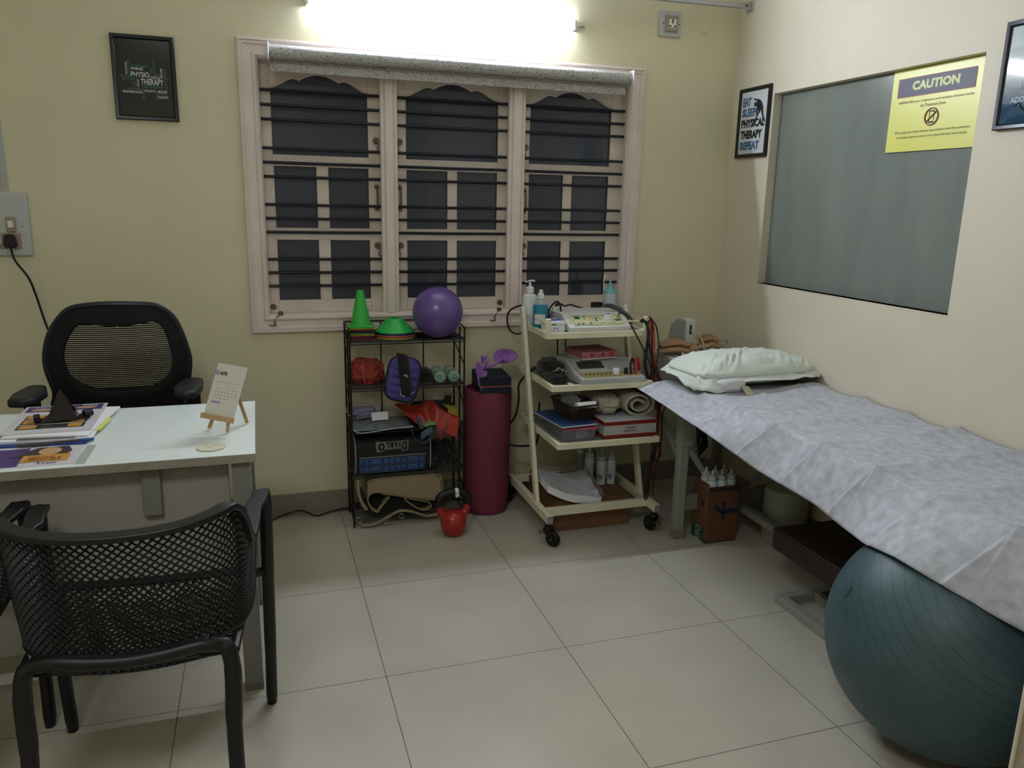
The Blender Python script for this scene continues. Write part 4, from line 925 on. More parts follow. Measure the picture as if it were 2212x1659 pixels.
for k, (xa, xb, lb) in enumerate(((1.985, 1.995, 'left thin black cable dropping from the trolley top to the pink ream'), (2.045, 2.035, 'right thin black cable dropping from the trolley top to the pink ream'))):
    r = MB(); r.curve([(xa, -.09, .90), ((xa+xb)/2, -.095, .84), (xb, -.1, .76), (xb, -.095, .62), (xb-.01, -.10, .56)], .0036, 6); tag(obj('hanging_cable', r, BLACKP, loc=(xa, -.09, .7)), lb, 'cable')

# second shelf things
iu = thing('stimulator_unit', 'pale grey stimulator unit with a dark display on the middle trolley shelf', 'therapy unit', (2.07, -.44, S2), rz=0)
sk = lambda x, y: (x+(-.145)*(y+.57), y)
def ski(pf, d): x, y = sk(d, pf[0]); return (x, y, S2+pf[1])
LG = mat('light_grey_abs', (176, 178, 176), .45, var=.03, vscale=30)
IP = [(-.570, .001), (-.570, .026), (-.500, .042), (-.430, .086), (-.420, .088), (-.300, .086), (-.295, .001)]
r = MB(); r.prism(IP, lambda a, b_, d: ski((a, b_), d), 1.928, 2.228); obj('housing', r, LG, iu, bevel=.003)
slope = lambda u, v, d=0: ski((-.500+.070*v, .0425+.0435*v+d), 1.928+.300*u)
def sq(mb, u0, v0, u1, v1, d=.0008, t_=.001): mb.hexa([slope(u0, v0, d), slope(u1, v0, d), slope(u1, v1, d), slope(u0, v1, d), slope(u0, v0, d+t_), slope(u1, v0, d+t_), slope(u1, v1, d+t_), slope(u0, v1, d+t_)])
r = MB(); sq(r, .12, .25, .52, .78); obj('display', r, mat('olive_lcd', (52, 56, 50), .2), iu, smooth_=False)
r = MB()
for k in range(9): sq(r, .02, .08+k*.1, .10, .10+k*.1); sq(r, .54, .08+k*.1, .96, .085+k*.1)
obj('vent_lines', r, mat('vent_grey', (140, 142, 140), .5), iu, smooth_=False)
deck = lambda u, v, d=0: ski((-.565+.062*v, .0275+.0145*v+d), 1.928+.300*u)
def dq(mb, u0, v0, u1, v1, d=.0006, t_=.0008): mb.hexa([deck(u0, v0, d), deck(u1, v0, d), deck(u1, v1, d), deck(u0, v1, d), deck(u0, v0, d+t_), deck(u1, v0, d+t_), deck(u1, v1, d+t_), deck(u0, v1, d+t_)])
r = MB(); dq(r, .06, .12, .97, .92); obj('keypad_overlay', r, mat('tan_overlay', (164, 148, 106), .5), iu, smooth_=False)
r = MB()
for k in range(7): dq(r, .12+k*.065, .55, .155+k*.065, .68, .0014); dq(r, .14+k*.065, .28, .17+k*.065, .34, .0014)
obj('key_print', r, mat('brown_ink', (90, 74, 50), .6), iu, smooth_=False)
for u, rad, m_, nm in ((.60, .0155, WHITEP, 'dial'), (.76, .009, BLACKP, 'small_dial')):
    p_ = deck(u, .5); r = MB(); r.lathe([(rad, 0), (rad, .024), (rad*.85, .027), (.001, .027)], p_, 24); obj(nm, r, m_, iu, angle=40)
t = thing('paper_ream', 'pink wrapped paper packet lying on the grey stimulator unit', 'paper packet', (2.06, -.37, S2+.088), rz=.09)
PK = mat('pink_wrapper', (160, 92, 98), .45, var=.12, vscale=40)
r = local(t); r.box(-.100, .080, -.085, .085, .0065, .034); obj('wrapper', r, PK, t, bevel=.002)
r = local(t); r.box(-.099, .0795, -.0845, .0845, .0005, .0065); obj('paper_edge', r, mat('cream_paper_edge', (196, 184, 174), .7), t, smooth_=False)
r = local(t)
for a in (-.055, .0, .045): r.text('B', lambda x, y, a=a: (a+x, -.0856, .012+y), .012, .016, .04)
obj('red_print', r, mat('dark_red_print', (112, 22, 34), .6), t, smooth_=False)
r = local(t); r.text('COPIER PAPER', lambda x, y: (-.09+.13*x, -.02+.02*y, .0345), 1, 1, .0); obj('top_print', r, mat('dull_brown_print', (118, 62, 58), .6), t, smooth_=False)
t = thing('strap_belt', 'black strap with metal buckles left of the grey stimulator unit', 'strap', (1.85, -.40, S2))
r = MB(); blob(r, (1.862, -.36, S2+.040), (.055, .10, .040), 5.5, .16, 7, .8, 40, 22, zmin=S2+.0005, ridges=.10); blob(r, (1.85, -.46, S2+.020), (.045, .07, .020), 2.5, .15, 7, .8, 30, 16, zmin=S2+.0005); obj('webbing', r, BLACKF, t)
r = MB()
for cx, cy, cz, w_, h_, ry in ((1.838, -.49, S2+.048, .030, .052, .5), (1.868, -.50, S2+.045, .028, .050, -.45)):
    M = Matrix.Translation((cx, cy, cz)) @ Matrix.Rotation(ry, 4, 'Y') @ Matrix.Rotation(-.9, 4, 'X'); r.M = M
    for k in (1.0, .55): r.tube([(w_/2*k*p_[0]*2/w_*.5*2/2, p_[1]*k, .0) for p_ in rrect(w_, h_, .008)], .003, 8, closed=True)
    r.bar((-w_/2, 0, 0), (w_/2, 0, 0), .005, .003); r.bar((0, -h_/2, 0), (0, h_/2*.3, 0), .006, .003)
obj('buckle', r, STEEL, t)
r = MB(); r.box(1.875, 1.895, -.555, -.53, S2+.0005, S2+.006); obj('strap_tip', r, PAPER, t, bevel=.002)
rc = mat('red_jacket', (170, 36, 34), .4)
for nm, lb, m_, x_, w_, xx in (('electrode_lead', 'red lead bent over the back right of the stimulator unit', rc, 2.205, .0085, 0), ('electrode_lead', 'black leads bent beside the red lead on the stimulator unit', BLACKP, 2.183, .007, 0)):
    r = MB(); r.curve([(x_-.012, -.545, S2+.035), (x_-.011, -.535, S2+.06), (x_-.002, -.52, S2+.092), (x_+.012, -.51, S2+.092), (x_+.022, -.51, S2+.06), (x_+.025, -.50, S2+.0455)], w_*.75, 10)
    tag(obj(nm, r, m_, loc=(x_, -.53, S2+.03)), lb, 'lead')

# third shelf things
t = thing('food_container', 'clear plastic tub with a pink lid on the lowest trolley shelf', 'container', (1.90, -.50, S3))
def taper_box(mb, cx, cy, z0, z1, w0, d0, w1, d1, r_, n=5):
    A = rrect(w0, d0, r_, n); B = rrect(w1, d1, r_, n); k = len(A)
    vs = [(cx+a, cy+b_, z0) for a, b_ in A]+[(cx+a, cy+b_, z1) for a, b_ in B]
    mb.add(vs, [(i, (i+1) % k, k+(i+1) % k, k+i) for i in range(k)]+[tuple(range(k-1, -1, -1))])
r = MB(); taper_box(r, 1.905, -.50, S3+.001, S3+.052, .150, .24, .165, .26, .02); obj('tub', r, mat('cloudy_tub_plastic', (150, 158, 166), .15, alpha=.45), t)
r = MB(); A = rrect(.172, .268, .022); r.prism(A, lambda a, b_, d: (1.905+a, -.50+b_, d), S3+.050, S3+.058); r.prism(rrect(.150, .246, .02), lambda a, b_, d: (1.905+a, -.50+b_, d), S3+.058, S3+.064); obj('lid', r, mat('pink_lid', (196, 88, 112), .4), t, bevel=.002)
r = MB(); r.hexa([(1.90, -.60, S3+.003), (1.965, -.58, S3+.003), (1.97, -.52, S3+.03), (1.92, -.54, S3+.03), (1.90, -.602, S3+.006), (1.965, -.582, S3+.006), (1.97, -.522, S3+.033), (1.92, -.542, S3+.033)]); obj('paper_inside', r, PAPER, t, smooth_=False)
r = MB(); blob(r, (1.93, -.46, S3+.018), (.045, .09, .014), 2.2, .2, 8, .7, zmin=S3+.002); obj('blue_item_inside', r, mat('blue_item', (50, 62, 120), .5), t)
bk_t = thing('notebook', 'blue covered notebook under the brown basket', 'notebook', (1.89, -.50, S3+.064), rz=.12)
r = local(bk_t); r.box(-.092, .075, -.135, .125, .003, .010); obj('pages', r, PAPER, bk_t, smooth_=False)
r = local(bk_t); r.box(-.094, .077, -.137, .127, .010, .0125); r.box(-.094, .077, -.137, .127, .0005, .003); obj('cover', r, mat('blue_cover', (34, 62, 106), .4), bk_t, smooth_=False)
ZB = S3+.064+.0125
bs = thing('basket', 'small dark brown plastic basket on the blue notebook', 'basket', (1.925, -.50, ZB), rz=.14)
BB = mat('dark_brown_plastic', (42, 28, 26), .5)
def basket():
    def wall(w0, d0, w1, d1, r_, z0, z1, nz_):
        A = rrect(w0, d0, r_, 6); B = rrect(w1, d1, r_, 6); k = len(A); mb = local(bs); P = []
        # resample perimeter evenly
        per = []
        for i in range(k):
            a, b_ = Vector(A[i]), Vector(A[(i+1) % k]); c, d = Vector(B[i]), Vector(B[(i+1) % k]); n = max(1, int((b_-a).length/.006))
            for j in range(n): per.append((a.lerp(b_, j/n), c.lerp(d, j/n)))
        m = len(per); vs = []; fs = []
        for j in range(nz_+1):
            for a, c in per: q = a.lerp(c, j/nz_); vs.append((q.x, q.y, z0+(z1-z0)*j/nz_))
        for j in range(nz_):
            for i in range(m): fs.append((j*m+i, j*m+(i+1) % m, (j+1)*m+(i+1) % m, (j+1)*m+i))
        mb.add(vs, fs); return mb
    obj('mesh_wall', wall(.108, .170, .128, .200, .02, .002, .068, 12), BB, bs, wire=.0034, smooth_=False)
    r = local(bs); r.prism(rrect(.110, .172, .02), lambda a, b_, d: (a, b_, d), .0, .003); obj('base', r, BB, bs, smooth_=False)
    r = local(bs); r.tube([(a, b_, .069) for a, b_ in rrect(.134, .208, .024, 6)], .004, 8, closed=True); obj('rim', r, BB, bs)
basket()
t = thing('tape_roll', 'white paper roll lying in the brown basket', 'paper roll', (1.94, -.55, ZB+.05))
r = MB(); r.cyl((1.900, -.585, ZB+.066), (1.990, -.577, ZB+.066), .0165, 24); obj('roll', r, WHITEP, t)
r = MB(); r.box(1.905, 1.985, -.601, -.594, ZB+.054, ZB+.058); obj('print_strip', r, INKB, t, smooth_=False)
r = MB(); blob(r, (1.905, -.50, ZB+.060), (.035, .05, .034), 9.9, .4, 12, .8, 30, 18, ridges=.5); tag(obj('plastic_bag', r, PLAST, loc=(1.905, -.50, ZB+.03)), 'crumpled clear plastic bag sticking out of the brown basket', 'plastic bag')
t = thing('device_carton', 'white carton with red bands on the lowest trolley shelf', 'box', (2.14, -.50, S3))
r = MB(); r.box(2.012, 2.262, -.635, -.40, S3, S3+.078); obj('carton', r, mat('white_card', (172, 172, 176), .5), t, bevel=.001)
RB = mat('red_print_band', (128, 40, 30), .45)
r = MB(); r.box(2.0115, 2.2625, -.6355, -.3995, S3+.0005, S3+.018); obj('lower_band', r, RB, t, smooth_=False)
r = MB(); r.box(2.0115, 2.2625, -.6355, -.3995, S3+.060, S3+.0775); obj('upper_band', r, RB, t, smooth_=False)
r = MB()
for s, x0_, w_, z_ in (('产品适用范围:', 2.112, .048, .042), ('主要用于理疗疗法', 2.104, .064, .028)): r.text(s, lambda x, y, x0_=x0_, z_=z_: (x0_+x, -.6362, S3+z_+y), w_, .0085, 0)
obj('lettering', r, INKB, t, smooth_=False)
rt = thing('rolled_hot_pack', 'cream canvas hot pack rolled up on the red and white carton', 'hot pack', (2.18, -.49, S3+.078))
CV = mat('cream_canvas', (178, 174, 154), .85, var=.06, vscale=40, bump=.5, bscale=250)
r = MB(); sp_ = []
for k in range(46):
    a = k*.3; rad = .016+.042*min(1, k/40); sp_.append((2.205+rad*1.25*math.cos(a), S3+.078+.052+rad*.92*math.sin(a)))
sp2 = sp_+[(2.16, S3+.145), (2.12, S3+.125), (2.095, S3+.095)]
ribbon(r, sp_, -.57, -.28, .009, 2); obj('roll', r, CV, rt)
r = MB(); blob(r, (2.075, -.43, S3+.125), (.060, .13, .045), 4.1, .15, 8, .7, 40, 20, zmin=S3+.079, ridges=.15); obj('folded_tail', r, CV, rt)

# cardboard box, pack, bottles under the trolley
t = thing('cardboard_box', 'low brown cardboard box on the floor under the trolley', 'box', (2.04, -.30, 0))
CB = mat('brown_cardboard', (118, 84, 58), .8, var=.08, vscale=12)
r = MB(); r.box(1.857, 2.222, -.505, -.125, 0, .142); obj('carton', r, CB, t, bevel=.002)
r = MB(); r.box(2.03, 2.05, -.506, -.124, .1415, .1428); obj('tape', r, mat('yellow_tape', (150, 118, 60), .3), t, smooth_=False)
ZC = .1428
def gelbot(name, label, x, y, z0, h=.14, r0=.0235, label_on=True, m=None, group='gel bottles on the cardboard box'):
    t = thing(name, label, 'bottle', (x, y, z0), group=group)
    r = local(t); r.lathe([(.001, 0), (r0*.93, 0), (r0, .003), (r0, h*.80), (r0*.93, h*.84), (r0*.9, h*.85)], (0, 0, 0), 24); obj('body', r, m or mat('white_bottle_plastic', (214, 224, 228), .35), t)
    hb = h*.85
    r = local(t); r.lathe([(r0*.80, hb-.002), (r0*.80, hb+.003), (r0*.88, hb+.005), (r0*.88, hb+.019), (r0*.72, hb+.022), (r0*.45, hb+.024), (.0065, hb+.026), (.0045, hb+.040), (.003, hb+.046), (.001, hb+.046)], (0, 0, 0), 20); obj('nozzle_cap', r, mat('translucent_cap', (180, 186, 188), .3), t)
    if label_on:
        r = local(t)
        for a0, a1, z0_, z1_ in ((-60, -20, .08, .30), (-60, -25, .36, .44), (-55, -20, .62, .72), (-150, -100, .30, .36), (-150, -110, .40, .45), (-145, -105, .22, .25)):
            r.grid(lambda u, v: ((r0+.0006)*math.cos(math.radians(a0+(a1-a0)*u)), (r0+.0006)*math.sin(math.radians(a0+(a1-a0)*u)), h*.8*(z0_+(z1_-z0_)*v)), 6, 1)
        obj('blue_print', r, mat('navy_label_ink', (36, 48, 104), .5), t)
    return t
for x, y, lb in ((2.150, -.335, 'white gel bottle at the front left of the group on the cardboard box'), (2.2, -.335, 'white gel bottle at the front right corner of the cardboard box'), (2.112, -.275, 'white gel bottle tucked behind the plastic wrapped pads'), (2.175, -.27, 'white gel bottle behind the two front ones on the cardboard box')):
    gelbot('gel_bottle', lb, x, y, ZC)
for x, y, lb in ((2.095, -.20, 'cloudy empty bottle at the back left of the cardboard box'), (2.155, -.19, 'cloudy empty bottle at the back middle of the cardboard box')):
    gelbot('gel_bottle', lb, x, y, ZC, label_on=False, m=mat('cloudy_bottle', (150, 154, 154), .2, alpha=.6))
t = thing('pad_pack', 'white absorbent pads in clear plastic draped over the cardboard box', 'pad pack', (1.93, -.42, ZC))
def pack(u, v, top):
    x = 1.800+.262*u; y = -.535+.20*v
    z = .150+.060*(1-u)*1.0-.028*math.sin(PI*u)+.05*(v-.2)*(.4+u*.6)-.05*max(0, u-.75)*(1-v)*2
    z = max(z, ZC+.001 if y > -.505 else .125)
    return (x, y, z+(.034+.004*nz(x, y, 0, 30) if top else 0))
r = MB(); r.grid(lambda u, v: pack(u, v, True), 30, 20); r.grid(lambda u, v: pack(u, 1-v, False), 30, 20)
for s in range(2):
    r.grid(lambda u, v: tuple(Vector(pack(u, float(s), False)).lerp(Vector(pack(u, float(s), True)), v)), 30, 3); r.grid(lambda u, v: tuple(Vector(pack(float(s), u, False)).lerp(Vector(pack(float(s), u, True)), v)), 20, 3)
obj('pads', r, mat('white_pad_paper', (226, 228, 234), .5, bump=.4, bscale=90), t)
r = MB(); r.grid(lambda u, v: (lambda q: (q[0]-.012+.03*u, q[1]-.008+.05*v*v, q[2]+.006+.012*v*v+.006*nz(q[0], q[1], 1, 40)))(pack(u, v, True)), 34, 24); obj('wrapper', r, PLAST, t)

# cables on the trolley's right
CL = [('red', rc), ('black', BLACKP)]
cb = thing('lead_bundle', 'red and black electrode leads hanging in long loops at the trolley right', 'lead bundle', (2.29, -.50, .5))
def ck(pts, r_, m_, nm='lead'):
    mb = MB(); mb.curve(pts, r_, 8); obj(nm, mb, m_, cb)
pA = [(2.262, -.505, .965), (2.266, -.51, .93), (2.275, -.515, .84), (2.285, -.52, .76), (2.30, -.53, .68), (2.318, -.55, .62), (2.30, -.57, .54), (2.292, -.57, .46), (2.296, -.56, .38), (2.285, -.56, .26), (2.270, -.56, .16)]
for k, (dx, m_, r_) in enumerate(((0, rc, .0035), (.009, BLACKP, .0035), (.018, rc, .003), (-.012, BLACKP, .0045), (.028, BLACKP, .003))):
    ck([(x+dx*(1 if i % 3 else .4)+.004*math.sin(i*1.7+k), y-.004*k, z+.008*math.cos(k)) for i, (x, y, z) in enumerate(pA)], r_, m_)
ck([(2.24, -.50, .958), (2.225, -.505, .952), (2.25, -.505, .945), (2.262, -.51, .90), (2.255, -.515, .82), (2.25, -.52, .76), (2.27, -.53, .68)], .0065, BLACKP)
ck([(2.262, -.58, .26), (2.252, -.58, .18), (2.258, -.58, .145), (2.272, -.58, .16), (2.278, -.58, .26), (2.285, -.58, .36)], .003, BLACKP, 'loop')
ck([(2.30, -.575, .40), (2.292, -.575, .345), (2.305, -.575, .325), (2.325, -.575, .35), (2.318, -.575, .39), (2.305, -.575, .43)], .0045, BLACKP, 'loop')
r = MB(); r.curve([(1.90, -.43, .745), (1.847, -.30, .711+.02), (1.790, -.27, .69), (1.752, -.25, .633), (1.752, -.25, .556), (1.745, -.22, .469), (1.700, -.20, .40), (1.693, -.20, .36), (1.74, -.22, .33), (1.84, -.22, .325), (1.885, -.16, .335), (1.90, -.12, .40), (1.91, -.10, .50)], .0052, 10)
tag(obj('mains_cable', r, BLACKP, loc=(1.76, -.25, .5)), 'thick black cable bulging out at the left side of the trolley', 'cable')
r = MB(); r.curve([(1.935, -.10, .43), (1.92, -.10, .36), (1.90, -.09, .28), (1.895, -.09, .20), (1.87, -.07, .10), (1.80, -.05, .02), (1.70, -.04, .006), (1.52, -.03, .006)], .0045, 8)
tag(obj('mains_cable', r, BLACKP, loc=(1.90, -.09, .2)), 'black cable running down behind the trolley to the floor', 'cable')
r = MB(); r.curve([(.60, -.10, .005), (.641, -.05, .006), (.706, -.035, .022), (.768, -.03, .030), (.799, -.035, .018), (.841, -.05, .006), (.916, -.035, .014), (.995, -.025, .018), (1.2, -.02, .012), (1.5, -.02, .008)], .0042, 8)
tag(obj('floor_cable', r, BLACKP, loc=(.8, -.03, 0)), 'black cable lying along the skirting between desk and rack', 'cable')
# ---------------------------------------------------------------- things on the desk
ZD = .7508
PURP = mat('purple_print', (72, 44, 112), .3); ORNG = mat('orange_print', (196, 136, 60), .35); DRKP = mat('dark_print', (52, 46, 46), .35); GLOSP = mat('glossy_paper', (200, 196, 200), .3)
def sheet(name, label, cat, c, w_, h_, rz, z, th, m=GLOSP, group=None):
    t = thing(name, label, cat, (c[0], c[1], z), rz=rz, group=group)
    r = local(t); r.box(-w_/2, w_/2, -h_/2, h_/2, 0, th); obj('pages', r, m, t, smooth_=False)
    return t
def flat(t, name, m, th, rects=(), texts=(), polys=()):
    r = local(t)
    for a, b_, c, d in rects: r.box(a, c, b_, d, th, th+.0004)
    for s, a, b_, w_, h_ in texts: r.text(s, lambda x, y, a=a, b_=b_: (a+x, b_+y, th+.0009), w_, h_, .02)
    for p_ in polys: r.prism(p_, lambda a, b_, d: (a, b_, d), th, th+.0006)
    return obj(name, r, m, t, smooth_=False)
t = sheet('folder', 'blue folder at the bottom of the magazine pile on the desk', 'folder', (.025, -.975), .255, .37, -.05, ZD, .006, mat('blue_folder', (34, 60, 130), .4))
t = sheet('magazine', 'white papers clipped in the middle of the pile under the purple leaflet', 'papers', (.035, -.965), .245, .35, -.03, ZD+.0062, .006, PAPER)
flat(t, 'sticky_strip', mat('dark_strip', (90, 84, 78), .3), .006, rects=((-.07, -.172, .08, -.150),))
t = sheet('sticky_note', 'yellow sticky note peeking out right of the magazine pile', 'sticky note', (.145, -1.0), .05, .14, -.08, ZD+.0124, .0008, mat('yellow_note', (206, 212, 90), .6))
t = sheet('booklet', 'white booklet fanned to the right just under the purple leaflet', 'booklet', (.050, -.960), .225, .325, -.12, ZD+.0134, .005, PAPER)
t = sheet('leaflet', 'purple headed leaflet lying topmost on the magazine pile', 'leaflet', (.024, -.930), .235, .32, .02, ZD+.0186, .003)
flat(t, 'header_band', PURP, .003, rects=((-.108, .085, .108, .152),))
flat(t, 'brand_lettering', PAPER, .0036, texts=(('Trini', .045, .132, .045, .014), ('101 DOCTORS', -.085, .130, .055, .008)))
flat(t, 'oval_pictures', mat('skin_tone_print', (190, 150, 110), .4), .0036, polys=([(-.062+.032*math.cos(k*PI/9), .108+.013*math.sin(k*PI/9)) for k in range(18)], [(.062+.032*math.cos(k*PI/9), .112+.012*math.sin(k*PI/9)) for k in range(18)]))
flat(t, 'dark_rows', DRKP, .003, rects=tuple((-.090, -.12+k*.055, .090, -.073+k*.055) for k in range(3)))
flat(t, 'orange_tiles', ORNG, .0036, rects=tuple((-.083, -.113+k*.055, -.038, -.080+k*.055) for k in range(3))+tuple((.045, -.113+k*.055, .082, -.080+k*.055) for k in range(3)))
t = sheet('brochure', 'purple and orange brochure lying flat at the desk front edge', 'brochure', (-.020, -1.262), .33, .165, .015, ZD, .0016)
flat(t, 'purple_panel', PURP, .0016, rects=((-.165, -.080, .030, .080),))
flat(t, 'portrait_print', DRKP, .0022, polys=([(-.003, -.005), (.025, .045), (.050, .078), (.125, .080), (.140, .035), (.125, -.01)],))
flat(t, 'face_print', mat('skin_tone_print', (190, 150, 110), .4), .0026, polys=([(.085+.028*math.cos(k*PI/9), .040+.034*math.sin(k*PI/9)) for k in range(18)],))
flat(t, 'orange_band', ORNG, .0026, rects=((.028, -.050, .142, .008),))
flat(t, 'lettering', PURP, .0022, texts=(('Trini', .070, -.072, .050, .014),))
flat(t, 'headline', INKB, .0032, texts=(('HEALTH IF', .045, -.018, .06, .008), ('WEALTH CAN BE', .045, -.031, .08, .008), ('LITERALLY TRUE', .040, -.044, .085, .008)))
t = thing('acrylic_sheet', 'thin clear acrylic sheet under the brochure on the desk', 'acrylic sheet', (.0, -1.262, ZD))
t['label'] = 'thin clear acrylic strip right of the purple and orange brochure'
r = MB(); r.box(.1475, .172, -1.352, -1.18, ZD, ZD+.0012); obj('strip', r, mat('clear_acrylic', (196, 204, 198), .1, alpha=.5), t, smooth_=False)
t = thing('pyramid_stand', 'black pyramid desk ornament on the magazine pile', 'ornament', (.045, -.955, ZD+.022), rz=.25)
r = local(t); zz = .0005
r.box(-.075, .070, -.030, .030, zz, zz+.004); r.box(-.078, -.060, -.02, .02, zz+.004, zz+.020); obj('base', r, BLACKP, t, bevel=.002)
r = local(t); B4 = [(-.048, -.030, zz+.004), (.040, -.036, zz+.004), (.045, .030, zz+.004), (-.040, .030, zz+.004)]; r.add(B4+[(-.002, -.004, zz+.098)], [(3, 2, 1, 0), (0, 1, 4), (1, 2, 4), (2, 3, 4), (3, 0, 4)]); obj('pyramid', r, mat('black_glass', (10, 10, 12), .1), t, smooth_=False)
r = local(t); r.cyl((.055, -.01, zz+.013), (.078, .0, zz+.013), .011, 14); obj('spool', r, BLACKP, t)
t = thing('pen', 'brown and blue pen lying at the right front of the magazine pile', 'pen', (.085, -1.155, ZD+.0062))
r = MB(); r.cyl((-.03, -1.168, ZD+.0075), (.125, -1.150, ZD+.0075), .0042, 10); obj('barrel', r, mat('brown_barrel', (72, 60, 54), .3), t)
r = MB(); r.cyl((.125, -1.150, ZD+.0075), (.160, -1.146, ZD+.0075), .0046, 10); obj('cap', r, mat('blue_barrel', (40, 72, 140), .3), t)
t = thing('coaster', 'round cream coaster on the right part of the desk', 'coaster', (.482, -1.287, ZD))
r = MB(); r.lathe([(.001, 0), (.0375, 0), (.039, .002), (.038, .0038), (.001, .0040)], (.482, -1.287, ZD), 40); obj('disc', r, mat('cream_stone', (196, 190, 168), .6, var=.04, vscale=60), t)
r = MB(); r.tube([(.482+.012+.012*math.cos(k*PI/8), -1.292+.010*math.sin(k*PI/8), ZD+.004) for k in range(9)], .0008, 4); r.tube([(.470, -1.275, ZD+.004), (.478, -1.300, ZD+.004), (.492, -1.28, ZD+.004)], .0008, 4); obj('engraving', r, mat('cream_stone_dark', (160, 154, 134), .6), t)

# calendar on an easel
PINE = mat('pine_wood', (178, 148, 104), .6, var=.12, vscale=30, aniso=(1, 1, .15))
es = thing('mini_easel', 'small pine easel holding the April calendar card', 'easel', (.51, -1.13, ZD))
A0 = Vector((.455, -1.110, ZD)); A1 = Vector((.520, -1.165, ZD)); BK = Vector((.578, -1.062, ZD)); AP = Vector((.552, -1.080, ZD+.170))
def stick(a, b_, nm='leg', w_=.008, d=.010):
    r = MB(); r.bar(a, b_, w_, d); obj(nm, r, PINE, es, bevel=.001)
stick(Vector((.468, -1.100, ZD+.004)), AP+Vector((-.02, .012, 0))); stick(Vector((.522, -1.156, ZD+.004)), AP+Vector((-.006, .004, -.01))); stick(Vector((.578, -1.062, ZD+.004)), AP+Vector((-.008, .010, -.03)))
cal = thing('calendar_card', 'white April calendar card leaning on the small pine easel', 'calendar', (.48, -1.13, ZD+.04))
BL = Vector((.459, -1.130, .811)); BRt = Vector((.543, -1.165, .798)); ux = (BRt-BL); wd = ux.length; ux.normalize()
TLc = Vector((.507, -1.085, .956)); uy = (TLc-BL); ht = uy.length; uy.normalize(); un = ux.cross(uy).normalized()
cf = lambda a, b_, d=0: tuple(BL+ux*(a*wd)+uy*(b_*ht)+un*(.001+d))
r = MB(); r.hexa([cf(0, 0, -.0012), cf(1, 0, -.0012), cf(1, 1, -.0012), cf(0, 1, -.0012), cf(0, 0), cf(1, 0), cf(1, 1), cf(0, 1)]); obj('card', r, mat('card_white', (205, 202, 192), .6), cal, smooth_=False)
def cq(mb, a0, b0, a1, b1): mb.hexa([cf(a0, b0, .0002), cf(a1, b0, .0002), cf(a1, b1, .0002), cf(a0, b1, .0002), cf(a0, b0, .0006), cf(a1, b0, .0006), cf(a1, b1, .0006), cf(a0, b1, .0006)])
r = MB(); cq(r, 0, .77, .13, .86); cq(r, .12, .235, .42, .275); obj('lilac_blocks', r, mat('lilac_ink', (160, 140, 180), .6), cal, smooth_=False)
r = MB(); r.text('APR', lambda x, y: cf(.15+x, .775+y, .0008), .26, .075, .03)
for i, s in enumerate('SMTWTFS'): r.text(s, lambda x, y, i=i: cf(.16+i*.112+x, .635+y, .0008), .03, .018, .02)
d_ = 1
for row in range(5):
    for col in range(7):
        if row == 0 and col < 3 or d_ > 30: continue
        s = str(d_); r.text(s, lambda x, y, row=row, col=col: cf(.155+col*.112+x, .565-row*.060+y, .0008), .022*len(s), .019, .02); d_ += 1
obj('lettering', r, INKB, cal, smooth_=False)
ledge = MB(); ledge.bar(BL-ux*.006-uy*.006+un*.004, BRt+ux*.002-uy*.006+un*.004, .012, .016, up=uy); obj('ledge', ledge, PINE, es, bevel=.001)

# ---------------------------------------------------------------- office chair behind the desk
oc = thing('office_chair', 'black mesh backed office chair behind the desk', 'office chair', (.13, -.55, 0))
OUT = [(-.074, .640), (-.088, .745), (-.106, .830), (-.104, .890), (-.085, .955), (-.051, 1.010), (-.010, 1.045), (.060, 1.058), (.135, 1.061), (.205, 1.058), (.270, 1.050), (.318, 1.015), (.345, .960), (.362, .900), (.371, .840), (.358, .760), (.330, .690), (.315, .640)]
INN = [(.064, .989), (.142, .982), (.222, .990), (.262, .995), (.287, .975), (.303, .930), (.315, .862), (.308, .815), (.285, .782), (.237, .758), (.165, .750), (.094, .750), (.040, .762), (-.005, .785), (-.035, .820), (-.043, .870), (-.034, .920), (-.010, .965), (.015, .990)]
yc = lambda x, z: -.455+.9*((x-.133)**2)*1.0 - .04*math.sin((z-.64)/.42*PI)
OS = [(p.x, p.z) for p in smooth([(a, 0, b_) for a, b_ in OUT], 5, True)]; IS = [(p.x, p.z) for p in smooth([(a, 0, b_) for a, b_ in INN], 5, True)]
def ring_mesh(outer, inner, n=120):
    cx, cz = .137, .87
    def ray_hit(poly, a):
        best = None; d = (math.cos(a), math.sin(a)); m = len(poly)
        for i in range(m):
            x1, y1 = poly[i][0]-cx, poly[i][1]-cz; x2, y2 = poly[(i+1) % m][0]-cx, poly[(i+1) % m][1]-cz
            ex, ey = x2-x1, y2-y1; den = d[0]*ey-d[1]*ex
            if abs(den) < 1e-12: continue
            t_ = (x1*ey-y1*ex)/den; s_ = (x1*d[1]-y1*d[0])/den
            if t_ > 0 and -1e-6 <= s_ <= 1+1e-6 and (best is None or t_ > best): best = t_
        return best
    mb = MB(); O = []; I = []
    for k in range(n):
        a = 2*PI*k/n; to = ray_hit(outer, a); ti = ray_hit(inner, a); O.append((cx+to*math.cos(a), cz+to*math.sin(a))); I.append((cx+ti*math.cos(a), cz+ti*math.sin(a)))
    vs = []; fs = []; m = 5
    for k in range(n):
        for j in range(m): t_ = j/(m-1); x = I[k][0]*(1-t_)+O[k][0]*t_; z = I[k][1]*(1-t_)+O[k][1]*t_; vs.append((x, yc(x, z), z))
    for k in range(n):
        for j in range(m-1): fs.append((k*m+j, k*m+j+1, ((k+1) % n)*m+j+1, ((k+1) % n)*m+j))
    mb.add(vs, fs); return mb, O, I
rm, O_, I_ = ring_mesh(OS, IS)
